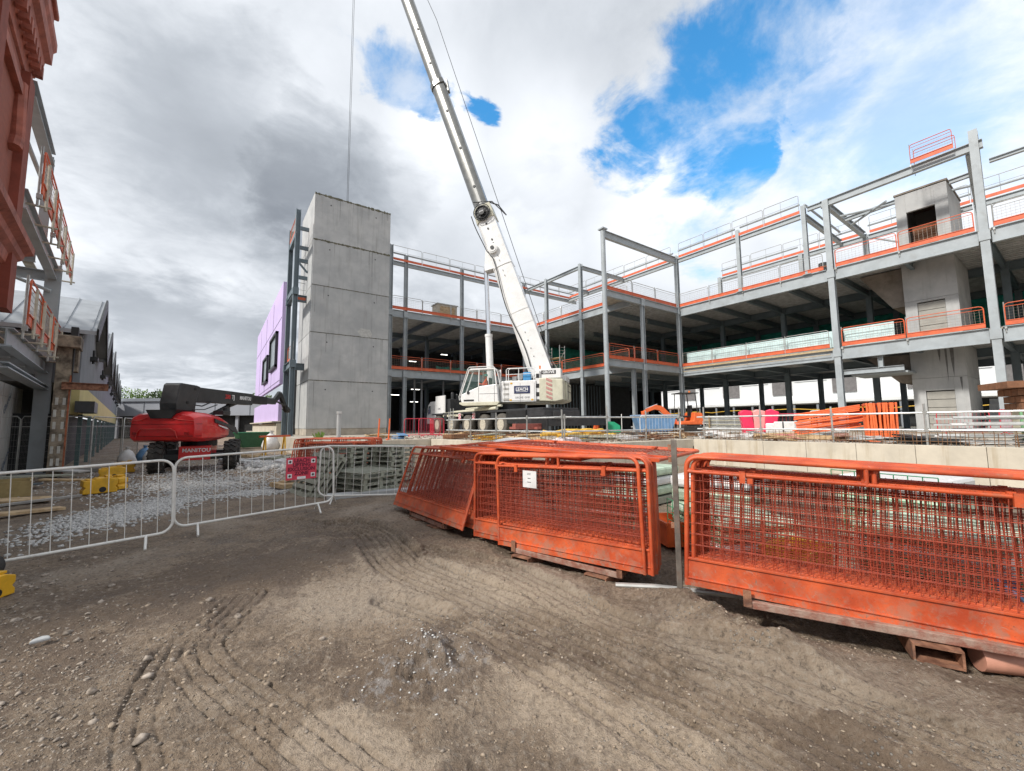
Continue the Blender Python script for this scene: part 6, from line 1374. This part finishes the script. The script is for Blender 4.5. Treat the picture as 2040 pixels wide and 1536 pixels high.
# green panel and orange traffic barrier
t=thing('green_sheet_stack','green sheet panels propped up left of the blue bin','sheet stack',(20.3,18.2,SZ),R(-38)); t.scale=(.65,.65,.8)
for k in range(3):
    mb=MB(); mb.prism([(0,0),(1.35,0),(1.3,.65),(.75,.95),(0,1.0)],k*.09,k*.09+.03,axis='y'); mb.build('sheet',GREEN,t)
t=thing('orange_water_barrier','orange plastic barrier leaning left of the green sheets','barrier',(19.5,18.7,SZ),R(-35)); t.scale=(.7,.7,.85)
mb=MB(); mb.prism([(0,0),(1.0,0),(.85,1.1),(.35,1.15)],0,.3,axis='y'); mb.build('barrier_body',ORANGEP,t,bevel=.04); mb=MB()
for x in(.3,.5,.7): mb.box((x,-.02,.5),(.05,.04,.8))
mb.build('rib',ORANGEP,t)
t=thing('blue_bin','blue wheeled tilting bin behind the white barrier','bin',(20.9,16.2,SZ),R(-38)); mb=MB(); mb.prism([(0,.15),(1.8,.15),(2.1,1.1),(-.3,1.1)],-.6,.6,axis='y'); mb.build('bin_body',BLUEP,t,bevel=.03); mb=MB(); mb.box((.9,0,1.13),(2.5,1.3,.06)); mb.build('rim',mat('pale_blue_rim',(.3,.42,.6),.5),t)
for x in(.3,1.5):
    mb=MB(); mb.tube((x,-.5,.12),(x,.5,.12),.12,12); mb.build('roller',BLACK,t)
# mini excavator
ex=thing('mini_excavator','orange mini excavator with folded arm near the far column','excavator',(27,17.0,SZ),R(150)); ex.scale=(1.15,1.15,1.15)
mb=MB()
for y in(-.55,.55):
    mb.prism([(-.75,.05),(-.9,.2),(-.75,.38),(.75,.38),(.9,.2),(.75,.05)],y-.15,y+.15,axis='y')
mb.build('track',RUBBER,ex,bevel=.03)
mb=MB(); mb.box((0,0,.3),(1.0,.8,.2)); mb.box((1.15,0,.22),(.06,1.4,.35)); mb.box((.9,0,.25),(.5,.1,.1)); mb.build('undercarriage',DARKG,ex)
mb=MB(); mb.prism([(-.95,.45),(-1.0,.75),(-.85,1.15),(-.35,1.2),(-.3,.7),(.5,.65),(.55,.45)],-.6,.6,axis='y'); mb.build('house',ORANGEP,ex,bevel=.05)
mb=MB(); mb.box((-.15,0,.95),(.5,.45,.12)); mb.box((-.38,0,1.3),(.12,.45,.7)); mb.build('seat',BLACK,ex,bevel=.03)
mb=MB()
for y in(-.5,.5): mb.tube((-.6,y,1.15),(-.5,y,2.35),.03,7); 
mb.tube((.4,.5,.6),(.3,.5,2.35),.025,7); mb.tube((.4,-.5,.6),(.3,-.5,2.35),.025,7); mb.box((-.1,0,2.38),(1.2,1.1,.05)); mb.build('canopy',DARKG,ex)
mb=MB(); mb.tube((-.3,.2,2.4),(-.3,.2,2.52),.06,8); mb.build('beacon',mat('amber_beacon',(.8,.2,.03),.3),ex)
mb=MB(); mb.prism([(.5,.5),(.75,.5),(1.6,1.35),(1.9,1.4),(2.6,1.15),(2.62,1.3),(1.85,1.68),(1.4,1.6),(.5,.75)],-.1,.1,axis='y'); mb.build('boom_arm',ORANGEP,ex,bevel=.02)
mb=MB(); mb.prism([(2.5,1.3),(2.72,1.3),(2.6,.3),(2.42,.3)],-.08,.08,axis='y'); mb.build('dipper_arm',ORANGEP,ex,bevel=.02)
mb=MB(); mb.prism([(2.35,.45),(2.75,.4),(2.7,.05),(2.3,0),(2.1,.2)],-.25,.25,axis='y'); mb.build('bucket',RUST,ex)
mb=MB(); mb.tube((.9,0,.75),(1.6,0,1.3),.04,8); mb.tube((1.7,0,1.72),(2.45,0,1.45),.04,8); mb.build('arm_ram',CHROME,ex)
# stacked scaffold frames heap
t=thing('scaffold_frame_heap','heap of galvanised scaffold frames between digger and red barriers','scaffold heap',(25.6,12.9,SZ),R(-60))
for k in range(12):
    mb=MB()
    for j in range(4): mb.tube((-1.5+random.uniform(-.2,.2),-.6+j*.4,.1+k*.085),(1.5+random.uniform(-.3,.3),-.6+j*.4+random.uniform(-.1,.1),.1+k*.085),.025,6)
    mb.build('tube_layer',[ALU,GREYT,CREAM][k%3],t)
for x in(-1.3,1.3):
    mb=MB(); mb.box((x,0,.55),(.08,1.5,1.1)); mb.build('rack_end',mat('rack_brown',(.25,.18,.1),.7),t)
# red water filled barriers
for i,(x,y,rz,m_,tl,lab) in enumerate([(23.5,11.0,-50,PINK,8,'leftmost red plastic water barrier, leaning left'),(23.8,10.6,-55,PINKP,0,'faded pink plastic water barrier standing between the red ones'),(23.9,10.15,-60,PINK,-9,'rightmost red plastic water barrier, leaning right')]):
    t=thing('water_barrier',lab,'barrier',(x,y,SZ+.1),R(rz),'plastic water barriers on the slab')
    mb=MB(); mb.prism([(-.3,0),(.3,0),(.27,.5),(.3,1.15),(-.1,1.25),(-.3,1.15),(-.27,.5)],-.22,.22,axis='y',M=Matrix.Rotation(R(-tl),4,'Y')); mb.build('barrier_body',m_,t,bevel=.05)
    mb=MB(); mb.box((0,0,-.04),(.7,.5,.1)); mb.build('foot',SHEETP,t)
# white blocks
for i,(x,y,rz,s) in enumerate([(21.3,8.1,-20,1.0),(21.9,8.9,10,.85),(22.6,7.2,-35,.8)]):
    t=thing('wrapped_block',['largest white wrapped block before the red barrier','white wrapped block left of the largest one','white wrapped block partly hidden behind the orange stack'][i],'block',(x,y,SZ),R(rz),'white wrapped blocks on the slab')
    mb=MB(); mb.box((0,0,.08),(1.0*s,1.1*s,.14)); mb.build('pallet_base',PALLET,t); mb=MB(); mb.box((0,0,.15+.27*s),(.95*s,1.05*s,.54*s)); mb.build('wrapped_load',SHEET,t,bevel=.05); mb=MB(); mb.box((-.49*s,0,.15+.27*s),(.012,.06,.52*s)); mb.build('strap',DARKG,t)
# orange plastic barrier stacks
ob=thing('folding_barrier','x','barrier')
mb=MB(); mb.box((1.0,0,.03),(2.0,.05,.06)); mb.box((1.0,0,.97),(2.0,.05,.06)); mb.box((.03,0,.5),(.06,.05,.9)); mb.box((1.97,0,.5),(.06,.05,.9)); mb.box((1.0,0,.72),(1.9,.03,.16)); mb.build('frame',ORANGEP,ob,bevel=.01)
mb=MB()
for k in range(1,12): mb.box((k*2/12,0,.38),(.035,.03,.62))
mb.build('slats',ORANGEP,ob)
fst=True
for i in range(13):
    o=ob if fst else dup(ob); fst=False; o['label']=f'orange plastic barrier lying in the tilted flat stack, {ORD[i]} from the bottom'; o['group']='flat stack of orange barriers on the slab'
    o.scale=(1,1,.62); o.location=(18.5+.02*i+random.uniform(-.05,.05),6.95+random.uniform(-.08,.08)+.0*i,SZ+.2+i*.062); o.rotation_euler=(Matrix.Rotation(R(-70+random.uniform(-3,3)),4,'Z')@Matrix.Rotation(R(-9),4,'Y')@Matrix.Rotation(R(90),4,'X')).to_euler()
for i in range(14):
    o=dup(ob); o['label']=f'orange plastic barrier standing upright in the tied row, {ORD[i]} from its left end'; o['group']='upright row of orange barriers on the slab'
    o.location=(17.7+.014*i,4.45-i*.052,SZ); o.rotation_euler=(R(random.uniform(-3,3)),R(-90+random.uniform(-2,2)),R(40+random.uniform(-4,4))); o.rotation_euler=(Matrix.Rotation(R(15+random.uniform(-7,7)),4,'Z')@Matrix.Rotation(R(random.uniform(-3,3)),4,'X')).to_euler(); o.scale=(.45,1,1.28)
t=thing('timber_pallet','pale timber pallet under the flat stack of orange barriers','pallet',(18.5,6.0,SZ),R(-70)); mb=MB(); mb.box((0,0,.08),(2.2,1.1,.12)); mb.build('base',WOOD,t); mb=MB(); mb.bar((-1.2,-.4,.2),(1.1,-.3,.1),.15,.05); mb.build('loose_plank',WOOD,t)
# tube pile at the right
t=thing('tube_pile','long pile of pale metal tubes and rails lying on the slab at the right','tube pile',(18.3,1.2,SZ),R(-62))
for k in range(34):
    row=k//7; mb=MB(); y=-.7+(k%7)*.22+random.uniform(-.05,.05); z=.06+row*.17+random.uniform(-.02,.03); x0=-1.9+random.uniform(-.4,.5)+row*.12; x1=3.4+random.uniform(-.6,.6)
    if k%3==0: mb.bar((x0,y,z),(x1,y+random.uniform(-.1,.1),z),.12,.05)
    else: mb.tube((x0,y,z),(x1,y+random.uniform(-.15,.15),z+random.uniform(-.03,.03)),.035,7)
    mb.build('metal_tube',[ALU,ALU,SHEET,GREYT][k%4],t)
for x in(.3,1.5,2.6):
    mb=MB(); mb.box((x,-.86,.45),(.05,.05,.95)); mb.box((x,.8,.45),(.05,.05,.95)); mb.build('rack_post',mat('pale_green_post',(.2,.4,.2),.6),t)
for x,z in((.7,.25),(1.2,.6),(2.0,.15),(1.7,.42)):
    mb=MB(); mb.tube((x,-.83,z),(x+.13,-.83,z),.05,8); mb.build('red_sleeve',REDB,t)
mb=MB(); mb.path([(.4+.3*math.cos(a*.4),-1.1+.3*math.sin(a*.4),.05+.005*a) for a in range(40)],.012,5); o=mb.build('cable_coil',BLACK); o.location=(17.2,2.2,SZ); tag(o,'coil of thin cable on the slab before the tube pile','cable coil')
# brown timber sleeper stack behind
t=thing('timber_stack','dark brown stack of timber beams behind the tube pile at the right edge','timber stack',(24.4,1.3,SZ),R(-60))
for j,(l_,w_) in enumerate([(2.4,1.0),(2.4,1.0),(2.6,1.2),(3.4,1.8)]):
    mb=MB()
    for k in range(3): mb.box((.6,(k-1)*w_/3,1.0+.16+j*.26),(l_,w_/3-.02,.24))
    mb.build('beam_layer',WOODB,t,bevel=.01)
for x in(-.3,1.4):
    mb=MB(); mb.box((x,0,.55),(.25,1.0,1.1)); mb.build('support_block',CREAM,t)
# low wall and steps at right of the core
t=thing('concrete_steps','grey block steps rising beside the concrete core','steps',(36,1.6,SZ))
for k in range(6): mb=MB(); mb.box((k*.35,0,.16+k*.16),(.34,4.2,.32+k*.32)); mb.build('step',CONC,t)
bar(30,4.8,SZ,-75,1.8,1.0,'red barrier before the shutter of the concrete core',REDB)
bar(30,2.7,SZ,-20,1.4,1.05,'short red barrier right of the concrete core foot',REDB)
# plants at the foot of the lilac wall
t=thing('weed','small yellow green weed growing on the slab corner before the twin columns','plant',(3.9,21,SZ))
mb=MB()
for k in range(30):
    a=random.uniform(0,6.3); l_=random.uniform(.15,.4); p=Vector((random.uniform(-.15,.15),random.uniform(-.15,.15),0)); q=p+Vector((math.cos(a)*l_*.4,math.sin(a)*l_*.4,l_)); mb.add([p,q+Vector((.03,0,0)),q+Vector((-.02,.03,.03))],[(0,1,2)])
mb.build('leaves',LEAFL,t); mb=MB(); mb.tube((0,0,0),(0,0,.2),.01,5); mb.build('stem',BARK,t)
bpy.context.view_layer.update()
# wheels made as plain empties keep no labels; drop unused prototypes
for k,(o,used) in gp0.items():
    if not used:
        for c in list(o.children): bpy.data.objects.remove(c)
        bpy.data.objects.remove(o)
